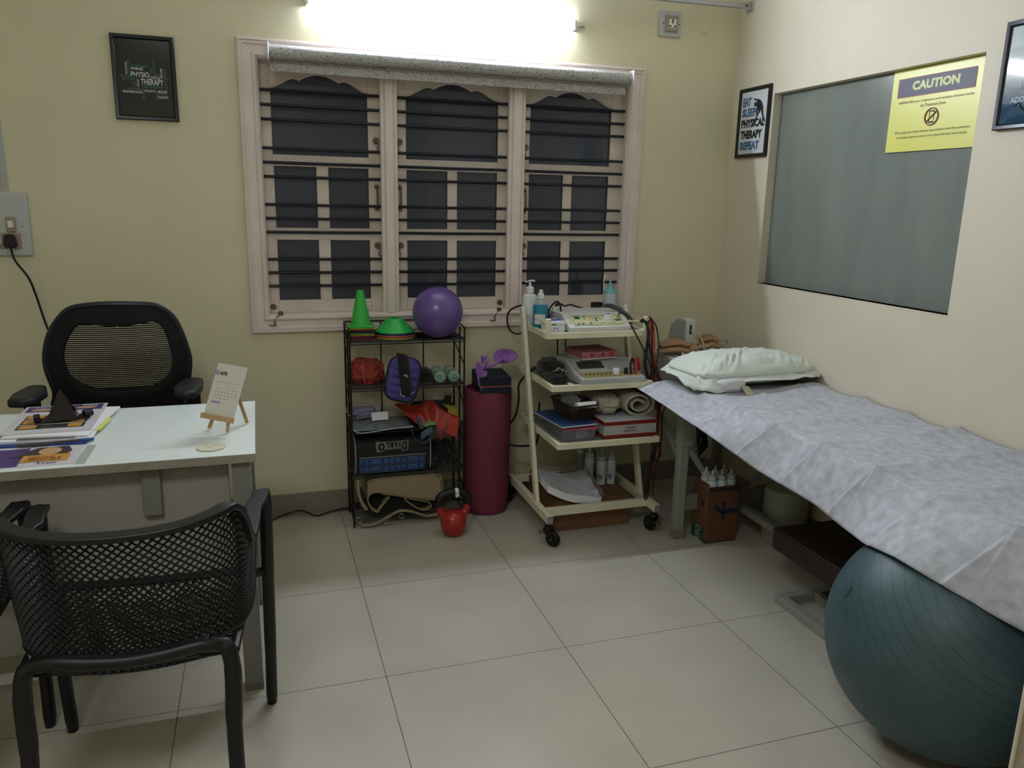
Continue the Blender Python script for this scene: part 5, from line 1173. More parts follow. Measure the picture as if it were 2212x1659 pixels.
obj('back_panel', rm, mat('dense_black_mesh', (9, 9, 11), .85), oc, solid=.012, soff=0)
r = MB(); r.tube([(x, yc(x, z), z) for x, z in O_], .011, 8, closed=True); obj('back_frame', r, mat('satin_black_rim', (20, 21, 26), .4), oc)
r = MB()
zmin_, zmax_ = min(z for x, z in I_), max(z for x, z in I_)
k = 0; z = zmin_+.003
while z < zmax_:
    xs = []
    for i in range(len(I_)):
        (x1, z1), (x2, z2) = I_[i], I_[(i+1) % len(I_)]
        if (z1-z)*(z2-z) < 0: xs.append(x1+(x2-x1)*(z-z1)/(z2-z1))
    xs.sort()
    for a, b_ in zip(xs[::2], xs[1::2]): r.tube([(a+(b_-a)*q/8, yc(a+(b_-a)*q/8, z)+.001, z) for q in range(9)], .0024, 4)
    z += .0072
o_ = obj('mesh_strands', r, mat('dense_black_mesh', (9, 9, 11), .85), oc)
r = MB(); n_ = len(IS); r.grid(lambda u, v: (.25 if False else (-.05+.37*u), yc(-.05+.37*u, .745+.25*v)+.004, .745+.25*v), 2, 2)
obj('lumbar_bar', MB().box(.05, .22, -.44, -.425, .60, .75), BLACKP, oc, bevel=.006)
for nm, poly, px_, py_ in (('armrest', [(-.175, -.690), (-.182, -.600), (-.165, -.485), (-.140, -.470), (-.105, -.480), (-.082, -.570), (-.098, -.690), (-.13, -.705)], -.135, -.56), ('armrest', [(.405, -.700), (.422, -.600), (.418, -.480), (.385, -.462), (.345, -.470), (.325, -.600), (.335, -.690), (.37, -.712)], .385, -.56)):
    r = MB(); r.prism(poly, lambda a, b_, d: (a, b_, d), .752, .782); ar = obj(nm, r, mat('dark_arm_pad', (26, 27, 30), .5), oc, bevel=.010, bseg=3)
    r = MB(); r.bar((px_, py_, .46), (px_, py_, .753), .05, .024, up=(0, 1, 0)); r.bar((px_, py_, .462), (.13+(px_-.13)*.5, py_, .44), .05, .02, up=(0, 0, 1)); obj('arm_post', r, BLACKP, oc, bevel=.004)
r = MB(); r.prism(rrect(.50, .47, .09), lambda a, b_, d: (.13+a, -.60+b_, d), .43, .50); obj('seat', r, BLACKF, oc, bevel=.02, bseg=3)
r = MB(); r.bar((.13, -.43, .42), (.13, -.40, .66), .06, .02, up=(0, 1, 0)); r.box(.02, .24, -.70, -.42, .405, .43); obj('tilt_bracket', r, BLACKP, oc)
r = MB(); r.cyl((.13, -.58, .09), (.13, -.58, .41), .025, 16); obj('gas_column', r, BLACKP, oc)
for k in range(5):
    a = 2*PI*k/5+.3; r = MB(); r.bar((.13, -.58, .095), (.13+.27*math.cos(a), -.58+.27*math.sin(a), .07), .04, .03); lg = obj('base_arm', r, BLACKP, oc, bevel=.005)
    r = MB(); r.cyl((.13+.27*math.cos(a)-.02, -.58+.27*math.sin(a), .028), (.13+.27*math.cos(a)+.02, -.58+.27*math.sin(a), .028), .0275, 16); obj('castor', r, RUBBER, lg)

# ---------------------------------------------------------------- perforated armchairs
CH = mat('matte_black_resin', (12, 12, 13), .42, bump=.05, bscale=500)
def armchair(name, label, loc, rz):
    t = thing(name, label, 'armchair', loc, rz=rz, group=None)
    half = [(0, -.262), (.08, -.258), (.15, -.240), (.205, -.205), (.240, -.150), (.256, -.08), (.262, 0), (.262, .11)]
    tab = smooth([(-x, y, 0) for x, y in half[::-1][:-1]]+[(x, y, 0) for x, y in half], 10); al = [0]
    for p_, q_ in zip(tab, tab[1:]): al.append(al[-1]+(q_-p_).length)
    def path_at(u):
        d = (u+1)/2*al[-1]; lo = 0
        while lo < len(al)-2 and al[lo+1] < d: lo += 1
        f_ = (d-al[lo])/max(1e-9, al[lo+1]-al[lo]); return tab[lo].lerp(tab[lo+1], min(1, max(0, f_)))
    def ztop(u):
        a = abs(u); k = min(1, max(0, (a-.44)/.22)); k = k*k*(3-2*k); return (.775+.022*min(1, a/.44)**2)*(1-k)+.668*k
    def shell(u, v):
        zt = ztop(u); z = .470+(zt-.470)*v; p_ = path_at(u); bk = max(0, -p_.y/.262)
        k = 1-v*(zt-.470)/.33; hw = 1-.07*max(0, k)
        return (p_.x*hw, p_.y+.075*bk*max(0, k), z)
    def lattice(fn, nu, nv):
        mb = local(t); idx = {}; vs = []; fs = []
        for i in range(nu+1):
            for j in range(nv+1):
                if (i+j) % 2 == 0: idx[(i, j)] = len(vs); vs.append(fn(i/nu, j/nv))
        for i in range(nu+1):
            for j in range(nv+1):
                if (i+j) % 2 == 1:
                    q = [idx.get((i-1, j)), idx.get((i, j-1)), idx.get((i+1, j)), idx.get((i, j+1))]; q = [k for k in q if k is not None]
                    if len(q) >= 3: fs.append(tuple(q))
        mb.add(vs, fs); return mb
    obj('backrest', lattice(lambda a, b_: shell(-1+2*a, b_), 112, 34), CH, t, wire=.0070, smooth_=False)
    def seatf(a, b_):
        x = (-1+2*a); y = -.185+.405*b_; hw = .215+.02*b_
        return (hw*x, y, .440-.045*(1-x*x)*(1-(2*b_-1)**6)**.8+.004*b_ + .006*x*x)
    obj('seat', lattice(seatf, 46, 40), CH, t, wire=.0060, smooth_=False)
    r = local(t)
    n = 70; path = [Vector(shell(-1+2*k/n, 1)) for k in range(n+1)]
    fl_ = Vector((-.272, .235, .668)); fr_ = Vector((.272, .235, .668))
    L = [fl_, fl_.lerp(path[0], .5)+Vector((-.004, 0, .0))]+path+[fr_.lerp(path[-1], .5)+Vector((.004, 0, 0)), fr_]
    vs = []; m = len(L)
    for i, p_ in enumerate(L):
        tt = (L[min(i+1, m-1)]-L[max(i-1, 0)]).normalized(); nn = tt.cross(Vector((0, 0, 1))).normalized()
        w_ = .022 if i < 3 or i > m-4 else .018; up = nn.cross(tt).normalized()
        off = Vector((0, 0, 0)) if 3 <= i <= m-4 else nn*(-.004)
        for a, b_ in ((-1, -1), (1, -1), (1, 1), (-1, 1)): vs.append(p_+off+nn*(a*w_)+up*(b_*.0075))
    fs = [(i*4+k, i*4+(k+1) % 4, (i+1)*4+(k+1) % 4, (i+1)*4+k) for i in range(m-1) for k in range(4)]+[(3, 2, 1, 0), tuple((m-1)*4+k for k in range(4))]
    r.add(vs, fs); obj('top_rail', r, CH, t, bevel=.003, angle=50)
    for s in (-1, 1):
        r = local(t); r.curve([(s*.272, .228, .668), (s*.275, .236, .60), (s*.272, .246, .40), (s*.268, .256, .18), (s*.264, .262, .012), (s*.264, .262, 0)], [.022]*8+[.021]*8+[.020]*8+[.019]*8+[.017]*9, 14, flat=.85); obj('leg', r, CH, t)
        r = local(t); r.curve([(s*.165, -.192, .478), (s*.198, -.196, .468), (s*.210, -.200, .41), (s*.207, -.215, .28), (s*.209, -.235, .14), (s*.210, -.25, .012), (s*.210, -.25, 0)], [.0155]*8+[.018]*8+[.019]*8+[.0175]*16+[.0165]*9, 14); obj('leg', r, CH, t)
        r = local(t); r.tube([Vector(seatf((s+1)/2, k/10))+Vector((0, 0, .002)) for k in range(11)], .011, 8); r.tube([(s*.236, .215, .437), (s*.262, .24, .43)], .013, 8); obj('seat_side_rail', r, CH, t)
    r = local(t); r.curve([(-.20, -.192, .470), (-.15, -.203, .482), (-.07, -.210, .474), (0, -.212, .470), (.07, -.210, .474), (.15, -.203, .482), (.20, -.192, .470)], .0165, 12); obj('rear_rail', r, CH, t)
    r = local(t); r.tube([Vector(seatf(k/20, 1)) for k in range(21)], .012, 8); obj('front_rail', r, CH, t)
    r = local(t); r.tube([shell(-1+2*k/40, 0) for k in range(41)], .006, 6); r.tube([shell(-1, k/8) for k in range(9)], .007, 6); r.tube([shell(1, k/8) for k in range(9)], .007, 6); obj('shell_edge', r, CH, t)
    return t
c1 = armchair('armchair', 'black perforated plastic armchair nearest the camera, in front of the desk', (.335, -1.675, 0), -.045)
c2 = dup(c1, (-.236, -1.632, 0), .03, 'black perforated plastic armchair mostly cut off at the lower left corner')
# ---------------------------------------------------------------- treatment bed
bd = thing('treatment_bed', 'grey metal framed treatment bed along the right wall', 'bed', (2.63, -1.6, 0))
BM = mat('light_grey_powder_coat', (140, 140, 134), .45, var=.04, vscale=14); REX = mat('beige_rexine', (150, 142, 126), .5)
r = MB(); r.prism(rrect(.590, 1.925, .02), lambda a, b_, d: (2.6315+a, -1.5875+b_, d), .646, .694); obj('mattress', r, REX, bd, bevel=.008)
r = MB(); r.box(2.345, 2.385, -2.54, -.34, .629, .646); obj('side_rail', r, BM, bd, bevel=.003)
r = MB(); r.box(2.875, 2.915, -2.54, -.34, .60, .646); obj('side_rail', r, BM, bd, bevel=.003)
for y in (-.36, -.70, -2.48):
    r = MB(); r.box(2.385, 2.875, y-.02, y+.02, .60, .646); obj('cross_rail', r, BM, bd, bevel=.003)
for x in (2.362, 2.898):
    for y in (-.70, -2.46):
        r = MB(); r.box(x-.021, x+.021, y-.021, y+.021, .03, .629); lg = obj('leg', r, BM, bd, bevel=.003)
        r = MB(); r.box(x-.026, x+.026, y-.026, y+.026, 0, .045); obj('foot_sleeve', r, mat('dull_ivory_plastic', (128, 122, 104), .6), lg, bevel=.002)
        r = MB(); r.box(x-.024, x+.034, y-.028, y+.026, .43, .629); obj('height_sleeve', r, BM, lg, bevel=.002)
for a, b_ in (((2.362, -.68, .36), (2.362, -.37, .60)), ((2.898, -.68, .36), (2.898, -.37, .60)), ((2.385, -.70, .42), (2.60, -.70, .13)), ((2.875, -.70, .42), (2.69, -.70, .13))):
    r = MB(); r.bar(a, b_, .026, .012, up=(1, 0, 0) if abs(a[0]-b_[0]) < .01 else (0, 1, 0)); obj('brace', r, BM, bd, bevel=.001)
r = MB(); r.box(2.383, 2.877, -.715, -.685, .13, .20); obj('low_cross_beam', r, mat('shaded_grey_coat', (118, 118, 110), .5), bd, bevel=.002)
r = MB(); r.box(2.655, 2.70, -2.46, -.715, .105, .135); obj('spine_rail', r, BM, bd, bevel=.002)
r = MB(); r.box(2.383, 2.877, -2.475, -2.445, .10, .17); obj('low_cross_beam', r, BM, bd, bevel=.002)
r = MB(); r.box(2.345, 2.915, -.60, -.16, .575, .60); obj('head_platform', r, BM, bd, bevel=.002)
r = MB(); r.box(2.86, 2.90, -.20, -.16, 0, .575); obj('head_leg', r, BM, bd, bevel=.003)

# sheet
bs_ = MB(); YK = [-.88, -1.115, -1.35, -1.585, -1.82, -2.052, -2.285, -2.52]
HEM = [(-.55, 2.185, .672), (-.62, 2.195, .662), (-.85, 2.200, .645), (-1.07, 2.215, .618), (-1.40, 2.255, .557), (-1.70, 2.262, .541), (-1.83, 2.240, .535), (-1.97, 2.198, .545), (-2.108, 2.170, .569), (-2.18, 2.176, .564), (-2.247, 2.196, .551), (-2.302, 2.226, .533), (-2.39, 2.262, .515), (-2.66, 2.272, .500)]
def hem(y):
    for (ya, xa, za), (yb, xb, zb) in zip(HEM, HEM[1:]):
        if y >= yb: t_ = min(1, max(0, (ya-y)/(ya-yb))); return xa+(xb-xa)*t_, za+(zb-za)*t_
    return HEM[-1][1], HEM[-1][2]
def tent(y):
    """sag between the transverse fold lines, kinked at each fold"""
    K = [-.60]+YK+[-2.70]
    for i in range(len(K)-1):
        if K[i] >= y >= K[i+1]: f_ = (K[i]-y)/(K[i]-K[i+1]); return i, f_
    return 0, 0
def crease(x, y):
    i, f_ = tent(y-.010*math.sin(x*7)); s_ = [.6, 1.2, .7, 1.4, .5, 1.3, .8, 1.1, .7][i % 9]
    h = -.007*s_*(1-abs(2*f_-1)**1.6) + .004
    for k, yk in enumerate(YK):
        d = y-yk-.010*math.sin(x*7+k*2); on = .35+max(0, nz(x*4, k*3.7, 1)+.2)
        h += .019*on*math.exp(-max(0, d)/.0045-max(0, -d)/.045)
    for xk in (2.585, 2.79):
        h += .006*math.exp(-abs(x-xk-.006*math.sin(y*7))/.006)
    h += .006*nz(x, y, 0, 4)+.002*nz(x, y, 3, 14)
    return h
def sheet_fn(u, v):
    vh = .34
    if v <= vh:
        y = -.60-1.965*u; t_ = v/vh; hx_, hz_ = hem(y); y2 = y+.05*(1-t_)*(1-u)
        ex, ez = 2.335, .700
        x = hx_+(ex-hx_)*t_**.9; z = hz_+(ez-hz_)*(t_**(1.15 if u < .2 else .85))
        ys = y-.05*(1-t_)
        i, f_ = tent(ys); s_ = [.8, -.9, 1.0, -.7, 1.1, -1.0, .9, -.8, .8][i % 9]
        k = .011*s_*(1-abs(2*f_-1)**1.4)*min(1, (1-t_)*2+.15)
        k += .010*nz(x, y, 1, 4.5)*math.sin(PI*t_)+.006*nz(x, y, 5, 10)*math.sin(PI*t_)
        for yk in YK: k += .010*math.exp(-max(0, ys-yk)/.004-max(0, yk-ys)/.02)
        P = Vector((x-.75*k, y2, z+.6*k+crease(2.33, y)*t_))
    else:
        t_ = (v-vh)/(1-vh); x = 2.335+(2.921-2.335)*t_; skew = -.30*t_*max(0, 1-u)
        y = -.60-1.965*u+skew*(1-u)
        P = Vector((x, y, max(.700+crease(x, y)+.004*t_, .6965)))
    d = P-Vector((2.3716, -2.115, .3132))
    if d.length < .3202: P = Vector((2.3716, -2.115, .3132))+d.normalized()*.3202
    return tuple(P)
bs_.grid(sheet_fn, 640, 100)
SH = mat('bluish_nonwoven_fabric', (176, 178, 187), .75, var=.17, vscale=34, bump=.35, bscale=120, aniso=(1, 1, 1))
so_ = obj('bed_sheet', bs_, SH, loc=(2.6, -1.6, .7), solid=.0012, soff=1, angle=60); tag(so_, 'creased grey white disposable sheet draped over the treatment bed', 'bed sheet')
so_.modifiers['solid'].offset = 1

# pillow
pw_ = thing('pillow', 'white pillow with an open pillowcase at the head of the bed', 'pillow', (2.61, -.71, .705))
CASE = mat('white_cotton', (206, 212, 204), .8, bump=.25, bscale=140)
PM = Matrix.Translation((2.615, -.705, .772)) @ Matrix.Rotation(math.radians(4), 4, 'Z')
def pil(w_, d_, h_, seedv, wr=1.0):
    def fn(u, v):
        a = 2*PI*u; b = PI*(v-.5); sg = lambda x, p: math.copysign(abs(x)**p, x)
        cb_ = sg(math.cos(b), .8); x = cb_*sg(math.cos(a), .45); y = cb_*sg(math.sin(a), .45); z = sg(math.sin(b), .9)
        edge = (1-abs(x)**5)**.45*(1-abs(y)**3.6)**.5 if abs(x) < 1 and abs(y) < 1 else 0
        pull = 1+.06*(abs(x)*abs(y))**2
        zz = z*h_*(.18+.82*edge)
        if wr and z > 0:
            zz += .012*wr*max(0, nz(x*1.3+y*3, y*.6, seedv, 5))*edge+.016*wr*abs(nz(x*5-y*2.4, y*.7, seedv+3, 2.4))*edge*(1.2-y) - .010*wr*math.exp(-((x-.05+y*.3)/.05)**2)*max(0, -y)*edge*1.5
        return (x*w_*pull, y*d_*pull, zz)
    return fn
r = MB(); r.M = PM; r.grid(pil(.300, .165, .066, 1.0), 120, 60, cu=True); obj('pillowcase', r, CASE, pw_, angle=80)
r = MB(); r.M = PM
def flange(u, v):
    a = 2*PI*u; sg = lambda x, p: math.copysign(abs(x)**p, x)
    x = sg(math.cos(a), .4); y = sg(math.sin(a), .4); o_ = 1+.0*v
    w_ = .296+.026*v; d_ = .162+.030*v
    dr = 0
    if x < -.5 and y < -.2: dr = .030*v
    return (x*w_*(1.02 if abs(x*y) > .6 else 1), y*d_*(1.04 if abs(x*y) > .6 else 1), -.004-.020*v+.010*nz(x*6, y*6, v, 1.3)-dr)
r.grid(flange, 140, 4, cu=True); obj('flange', r, CASE, pw_, solid=.002, soff=0, angle=80)
r = MB(); r.M = PM; blob(r, (-.175, -.150, -.034), (.075, .052, .030), 3.3, .1, 6, .8, zmin=-.068); obj('inner_pillow', r, mat('shiny_pillow_ticking', (200, 200, 204), .35), pw_)
r = MB(); r.M = PM; r.hexa([(-.150, -.198, -.030), (-.112, -.200, -.036), (-.095, -.222, -.066), (-.140, -.232, -.067), (-.150, -.199, -.029), (-.112, -.201, -.035), (-.095, -.2235, -.065), (-.140, -.2335, -.066)]); obj('care_label', r, mat('cream_label', (180, 174, 150), .8), pw_, smooth_=False)

# traction machine with neck halter
tm = thing('traction_machine', 'grey white traction machine with an arched head behind the bed', 'traction machine', (2.56, -.38, .60))
TMX = (2.405, 2.745); MG = mat('machine_grey_white', (194, 196, 190), .4, var=.03, vscale=20); MS = mat('machine_side_grey', (164, 166, 164), .5)
r = MB(); r.prism([(-.565, .603), (-.565, .700), (-.505, .768), (-.490, .775), (-.205, .775), (-.195, .765), (-.195, .603)], lambda a, b_, d: (d, a, b_), *TMX); obj('housing', r, MG, tm, bevel=.004)
r = MB(); r.prism([(-.558, .607), (-.558, .699), (-.500, .763), (-.210, .768), (-.205, .607)], lambda a, b_, d: (d, a, b_), TMX[0]-.0015, TMX[0]+.002); obj('side_panel', r, MS, tm, bevel=.001)
r = MB()
for k in range(6): r.box(TMX[0]-.0025, TMX[0]-.001, -.525+k*.012, -.519+k*.012, .628, .652)
obj('vents', r, INKB, tm, smooth_=False)
r = MB(); r.hexa([(2.44, -.560, .7058), (2.71, -.560, .7058), (2.71, -.512, .7605), (2.44, -.512, .7605), (2.44, -.5615, .7062), (2.71, -.5615, .7062), (2.71, -.5135, .7612), (2.44, -.5135, .7612)]); obj('control_panel', r, mat('pale_overlay', (170, 172, 160), .4), tm, smooth_=False)
hp = [(-.335, .775)]+[(-.335, .920), (-.325, .926), (-.290, .926)]+[(-.290+.120*math.sin(k*PI/18), .806+.120*math.cos(k*PI/18)) for k in range(1, 10)]+[(-.170, .775)]
r = MB(); r.prism(hp, lambda a, b_, d: (d, a, b_), 2.553, 2.602); obj('arched_head', r, MG, tm, bevel=.002)
r = MB(); r.prism([(a*.96-.012, .775+(b_-.775)*.96) for a, b_ in hp], lambda a, b_, d: (d, a, b_), 2.551, 2.554); obj('head_side', r, MS, tm, bevel=.001)
r = MB(); r.box(2.573, 2.583, -.3365, -.334, .855, .900); obj('slot', r, INKB, tm, smooth_=False)
r = MB(); r.lathe([(.017, 0), (.016, .014), (.001, .015)], n=18); r.v = [Vector((2.551-v.z, -.26+v.x, .810+v.y)) for v in r.v]; obj('knob', r, BLACKP, tm)
r = MB()
for y, z in ((-.318, .908), (-.20, .885), (-.265, .865)): r.cyl((2.5515, y, z), (2.550, y, z), .003, 8)
obj('screw', r, INKB, tm)
nh = thing('neck_halter', 'tan padded traction halter with cords lying on the traction machine', 'halter', (2.5, -.42, .776))
TAN = mat('tan_brushed_fabric', (150, 118, 88), .85, var=.06, vscale=50); CRD = mat('cream_cord', (166, 152, 128), .7)
def pad(cx, cy, cz, w_, d_, rz, fold, seed):
    mb = MB(); mb.M = Matrix.Translation((cx, cy, cz)) @ Matrix.Rotation(rz, 4, 'Z')
    for k in range(2):
        zz = .016+.026*k
        def fn(u, v, zz=zz, k=k):
            a = 2*PI*u; b = PI*(v-.5); sg = lambda x, p: math.copysign(abs(x)**p, x)
            x = sg(math.cos(b), .7)*sg(math.cos(a), .7); y = sg(math.cos(b), .7)*sg(math.sin(a), .7); z = math.sin(b)
            return (w_*x*(1-.12*k), d_*y*(1-.1*k)+.01*k, zz+.015*z+fold*math.cos(x*2.2)+.006*nz(x+seed, y, k, 2))
        mb.grid(fn, 44, 18, cu=True)
    return mb
r = pad(2.455, -.415, .781, .085, .060, -.25, .010, 1.0); r.M = Matrix.Identity(4); r.curve([(2.50, -.475, .800), (2.54, -.44, .806), (2.545, -.40, .812)], .017, 12); obj('left_pad', r, TAN, nh)
r = pad(2.685, -.335, .781, .055, .050, -.35, .010, 4.0); obj('right_pad', r, TAN, nh)
r = MB(); r.curve([(2.455, -.49, .796), (2.44, -.515, .790), (2.455, -.525, .781), (2.50, -.51, .781), (2.54, -.47, .784), (2.545, -.45, .795)], .006, 8)
r.curve([(2.53, -.43, .806), (2.58, -.42, .808), (2.65, -.39, .806)], .0065, 8); r.curve([(2.555, -.42, .80), (2.560, -.40, .84), (2.580, -.38, .858), (2.605, -.38, .85), (2.615, -.39, .82), (2.62, -.41, .79)], .006, 8)
r.curve([(2.74, -.36, .80), (2.765, -.33, .815), (2.79, -.32, .815), (2.795, -.32, .80), (2.765, -.34, .788), (2.70, -.37, .781), (2.62, -.38, .781)], .005, 8)
r.curve([(2.578, -.337, .872), (2.59, -.36, .85), (2.60, -.40, .81), (2.615, -.44, .782)], .0025, 6); obj('cord', r, CRD, nh)
r = MB(); r.curve([(2.43, -.46, .779), (2.47, -.50, .779), (2.56, -.49, .779), (2.62, -.49, .780)], .0035, 6); r.ball((2.40, -.41, .785), .006, 10, 6); obj('hook', r, STEEL, nh)
r = MB(); blob(r, (2.43, -.60, .715), (.035, .05, .016), 4.4, .1, 7, .8, zmin=.701); tag(obj('black_pad', r, BLACKF, loc=(2.43, -.60, .70)), 'small black pad at the bed head between pillow and machine', 'pad')

# ---------------------------------------------------------------- under the bed
bn = thing('drum', 'dull white plastic drum on the floor behind the bed spine rail', 'drum', (2.80, -.87, 0))
r = MB(); r.lathe([(.001, 0), (.085, 0), (.092, .01), (.096, .23), (.090, .25), (.070, .262), (.001, .264)], (2.805, -.86, 0), 32); obj('body', r, mat('dull_white_hdpe', (150, 150, 138), .5), bn)
st = thing('padded_stool', 'low dark maroon padded bench on a grey metal frame under the bed', 'bench', (2.62, -1.58, 0))
r = MB(); r.box(2.425, 2.80, -1.785, -1.275, .200, .283); obj('padded_top', r, mat('dark_maroon_rexine', (38, 22, 22), .55), st, bevel=.006)
r = MB(); r.tube([(2.424, -1.785, .270), (2.424, -1.275, .270), (2.80, -1.274, .270)], .003, 6); obj('seam', r, mat('dark_maroon_rexine2', (52, 34, 34), .5), st)
r = MB()
for (x0_, x1_, y0_, y1_) in ((2.425, 2.46, -1.92, -1.325), (2.765, 2.80, -1.92, -1.325), (2.46, 2.765, -1.36, -1.325), (2.46, 2.765, -1.92, -1.885), (2.46, 2.765, -1.70, -1.665), (2.575, 2.605, -1.665, -1.36)): r.box(x0_, x1_, y0_, y1_, .0, .034)
obj('floor_frame', r, BM, st, bevel=.002, smooth_=False)
for x in (2.50, 2.725):
    for y in (-1.74, -1.60):
        r = MB(); r.box(x-.014, x+.014, y-.014, y+.014, .034, .200); obj('upright', r, BM, st, bevel=.002)
gb = thing('gym_ball', 'big ribbed teal gym ball on the floor under the bed edge', 'gym ball', (2.3716, -2.115, 0))
def mat_ball():
    m = bpy.data.materials.new('teal_ribbed_vinyl'); m.use_nodes = True; nt = m.node_tree; b = nt.nodes['Principled BSDF']
    tc = nd(nt, 'ShaderNodeTexCoord'); sb_ = nd(nt, 'ShaderNodeVectorMath', operation='SUBTRACT'); nt.links.new(tc.outputs['Object'], sb_.inputs[0]); sb_.inputs[1].default_value = (0, 0, .3132)
    nrm = nd(nt, 'ShaderNodeVectorMath', operation='NORMALIZE'); nt.links.new(sb_.outputs[0], nrm.inputs[0])
    dt = nd(nt, 'ShaderNodeVectorMath', operation='DOT_PRODUCT'); nt.links.new(nrm.outputs[0], dt.inputs[0]); a = Vector((-.02, -.62, .78)).normalized(); dt.inputs[1].default_value = a
    ac = math_node(nt, 'ARCCOSINE', dt.outputs['Value']); f = math_node(nt, 'MULTIPLY', ac, 1/.098); f = math_node(nt, 'FRACT', f); f = math_node(nt, 'SUBTRACT', f, .5); f = math_node(nt, 'ABSOLUTE', f)
    g = math_node(nt, 'SUBTRACT', .5, f); g2 = math_node(nt, 'LESS_THAN', g, .022)
    g2 = math_node(nt, 'MULTIPLY', g2, math_node(nt, 'LESS_THAN', ac, 2.2))
    n_ = nd(nt, 'ShaderNodeTexNoise'); n_.inputs['Scale'].default_value = 7; n_.inputs['Detail'].default_value = 5; nt.links.new(tc.outputs['Object'], n_.inputs['Vector'])
    cr = nd(nt, 'ShaderNodeValToRGB'); cr.color_ramp.elements[0].position = .35; cr.color_ramp.elements[1].position = .68; cr.color_ramp.elements[0].color = rgb(50, 72, 78); cr.color_ramp.elements[1].color = rgb(62, 86, 92); nt.links.new(n_.outputs['Fac'], cr.inputs[0])
    mx = nd(nt, 'ShaderNodeMixRGB'); nt.links.new(g2, mx.inputs[0]); nt.links.new(cr.outputs[0], mx.inputs[1]); mx.inputs[2].default_value = rgb(30, 48, 54); nt.links.new(mx.outputs[0], b.inputs['Base Color'])
    bp = nd(nt, 'ShaderNodeBump'); bp.inputs['Strength'].default_value = .6; bp.inputs['Distance'].default_value = .003; h = math_node(nt, 'SUBTRACT', 1.0, g2); nt.links.new(h, bp.inputs['Height']); nt.links.new(bp.outputs[0], b.inputs['Normal'])
    b.inputs['Roughness'].default_value = .5
    return m
BC = Vector((2.3716, -2.115, .3132))
r = MB(); r.ball(tuple(BC), .3132, 96, 64); obj('ball_shell', r, mat_ball(), gb)
r = MB()
for nn, w_, h_ in (((-.859, .297, .417), .006, .020), ((-.93, .222, .294), .003, .006)):
    nn = Vector(nn).normalized(); ux_ = nn.cross(Vector((0, 0, 1))).normalized(); uy_ = ux_.cross(nn)
    r.add([tuple(BC+(nn+(ux_*(w_*math.cos(k*PI/9))+uy_*(h_*math.sin(k*PI/9)))/.3132).normalized()*.3137) for k in range(18)], [tuple(range(18))])
obj('worn_logo', r, mat('worn_brown_print', (44, 40, 36), .6), gb, smooth_=False)
oc_ = thing('bottle_carton', 'open brown ORI carton of gel bottles by the bed leg', 'box', (2.52, -.75, 0))
CBO = mat('orange_brown_cardboard', (100, 66, 44), .75, var=.08, vscale=20)
cx0, cx1, cy0, cy1, chh_ = 2.447, 2.600, -.800, -.680, .262
r = MB(); r.box(cx0, cx1, cy0, cy0+.003, 0, chh_); r.box(cx0, cx1, cy1-.003, cy1, 0, chh_+.01); r.box(cx0, cx0+.003, cy0+.003, cy1-.003, 0, chh_+.012); r.box(cx1-.003, cx1, cy0+.003, cy1-.003, 0, chh_+.008); r.box(cx0, cx1, cy0, cy1, 0, .003); obj('carton', r, CBO, oc_, smooth_=False)
r = MB(); r.box(cx0+.004, cx1+.004, cy0-.0045, cy0-.001, chh_-.020, chh_-.002); obj('torn_edge', r, mat('dark_cardboard', (58, 42, 32), .85), oc_, bevel=.001)
r = MB(); r.box(cx0-.0008, cx0, cy0+.012, cy1-.004, .002, .070); obj('green_label', r, mat('dark_green_label', (52, 70, 62), .5), oc_, smooth_=False)
r = MB(); r.text('ORI', lambda x, y: (cx0-.0016, cy1-.075+y, .066-x), .064, .038, .01); obj('lettering', r, mat('pale_teal_ink', (140, 176, 160), .5), oc_, smooth_=False)
r = MB(); r.text('GEL', lambda x, y: (cx0-.0012, cy1-.05+y, .20-x), .045, .010, .02); r.box(cx0-.0012, cx0, cy0+.03, cy0+.05, .165, .19); obj('brown_print', r, mat('dark_brown_ink', (58, 34, 26), .6), oc_, smooth_=False)
BT = mat('dark_blue_tape', (24, 38, 62), .5); fy = cy0-.0012
r = MB(); P = [(2.480, .195), (2.484, .175), (2.496, .158), (2.515, .146), (2.535, .142), (2.560, .147), (2.598, .142)]
pp = smooth([(a, 0, b_) for a, b_ in P], 5); vs = [(q.x, fy, q.z+.011) for q in pp]+[(q.x, fy, q.z-.011) for q in pp[::-1]]; r.add(vs, [tuple(range(len(vs)))])
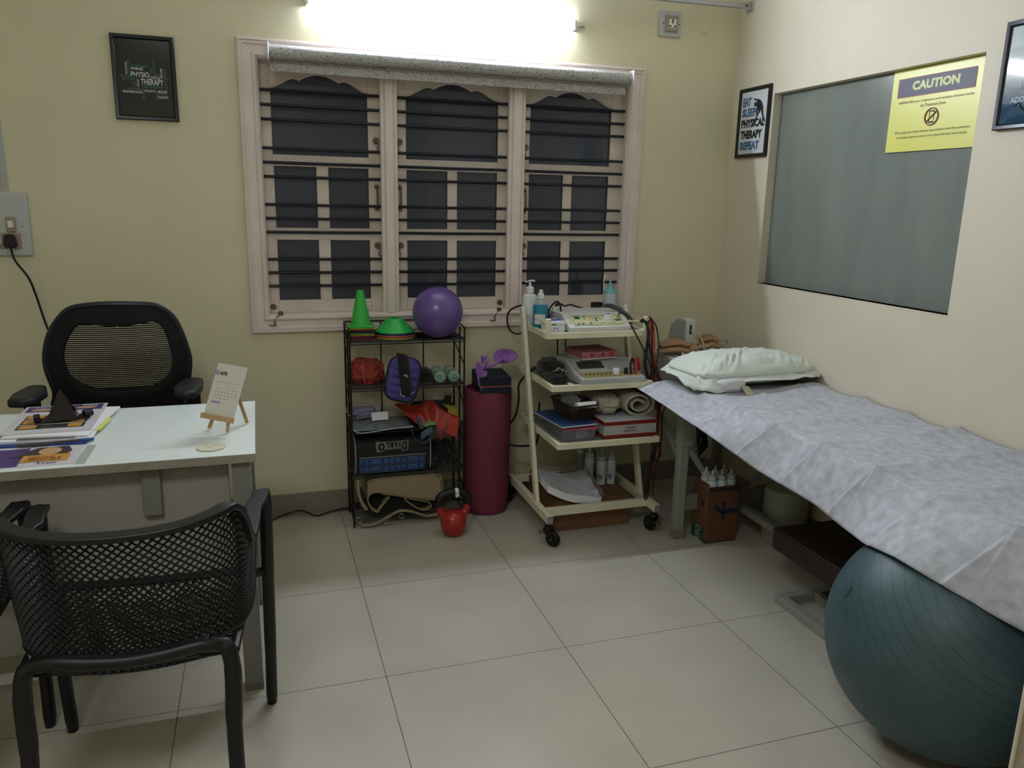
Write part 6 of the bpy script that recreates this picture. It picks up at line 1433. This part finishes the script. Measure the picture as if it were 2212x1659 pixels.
r.add([(2.518, fy-.0005, .190), (2.534, fy-.0005, .190), (2.533, fy-.0005, .105), (2.528, fy-.0005, .112), (2.524, fy-.0005, .098), (2.520, fy-.0005, .11)], [(0, 1, 2, 3, 4, 5)]); obj('blue_tape', r, BT, oc_, smooth_=False)
for k, (dx, dy, lb) in enumerate(((.030, .028, 'front left bottle in the brown ORI carton'), (.077, .028, 'front middle bottle in the brown ORI carton'), (.123, .028, 'front right bottle in the brown ORI carton'), (.032, .082, 'back left bottle in the brown ORI carton'), (.078, .082, 'back middle bottle in the brown ORI carton'), (.122, .082, 'back right bottle in the brown ORI carton'))):
    gelbot('gel_bottle', lb, cx0+dx, cy0+dy, .0035, h=.330, r0=.0225, label_on=False, group='gel bottles in the ORI carton')
r = MB()
for k in range(5): r.curve([(2.70+.012*k, -.24, .42), (2.71+.010*k, -.25, .33), (2.72+.012*math.sin(k*2), -.26, .23+.02*k), (2.735+.01*k, -.25, .21+.01*k), (2.745+.004*k, -.25, .33), (2.74, -.24, .42)], .0038, 6)
r.curve([(2.72, -.24, .42), (2.73, -.24, .50), (2.70, -.24, .575)], .005, 6)
tag(obj('cable_bundle', r, BLACKP, loc=(2.73, -.25, .4)), 'bundled black cable hanging beneath the traction machine', 'cable')

# ---------------------------------------------------------------- curtain near the camera
cu = thing('curtain', 'pale woven curtain edge cut off at the lower right corner', 'curtain', (2.3, -2.68, 0))
r = MB(); r.grid(lambda u, v: (1.981+.88*u+.004*math.sin(v*9), -2.615+.022*math.sin(u*30)*(1-.3*v)+.01*nz(u*9, v*3), .03+2.24*v), 120, 24); obj('cloth', r, mat('pale_woven_curtain', (196, 184, 168), .85, var=.1, vscale=60, bump=.5, bscale=200), cu, solid=.003, soff=0)
r = MB(); r.tube([(1.981+.004*math.sin(v/24*9), -2.615, .03+2.24*v/24) for v in range(25)], .004, 6); obj('selvedge', r, mat('cream_selvedge', (206, 198, 184), .8), cu)
r = MB(); r.bar((1.5, -2.615, 2.285), (XR-.003, -2.615, 2.285), .02, .02); obj('track', r, ALU, cu)
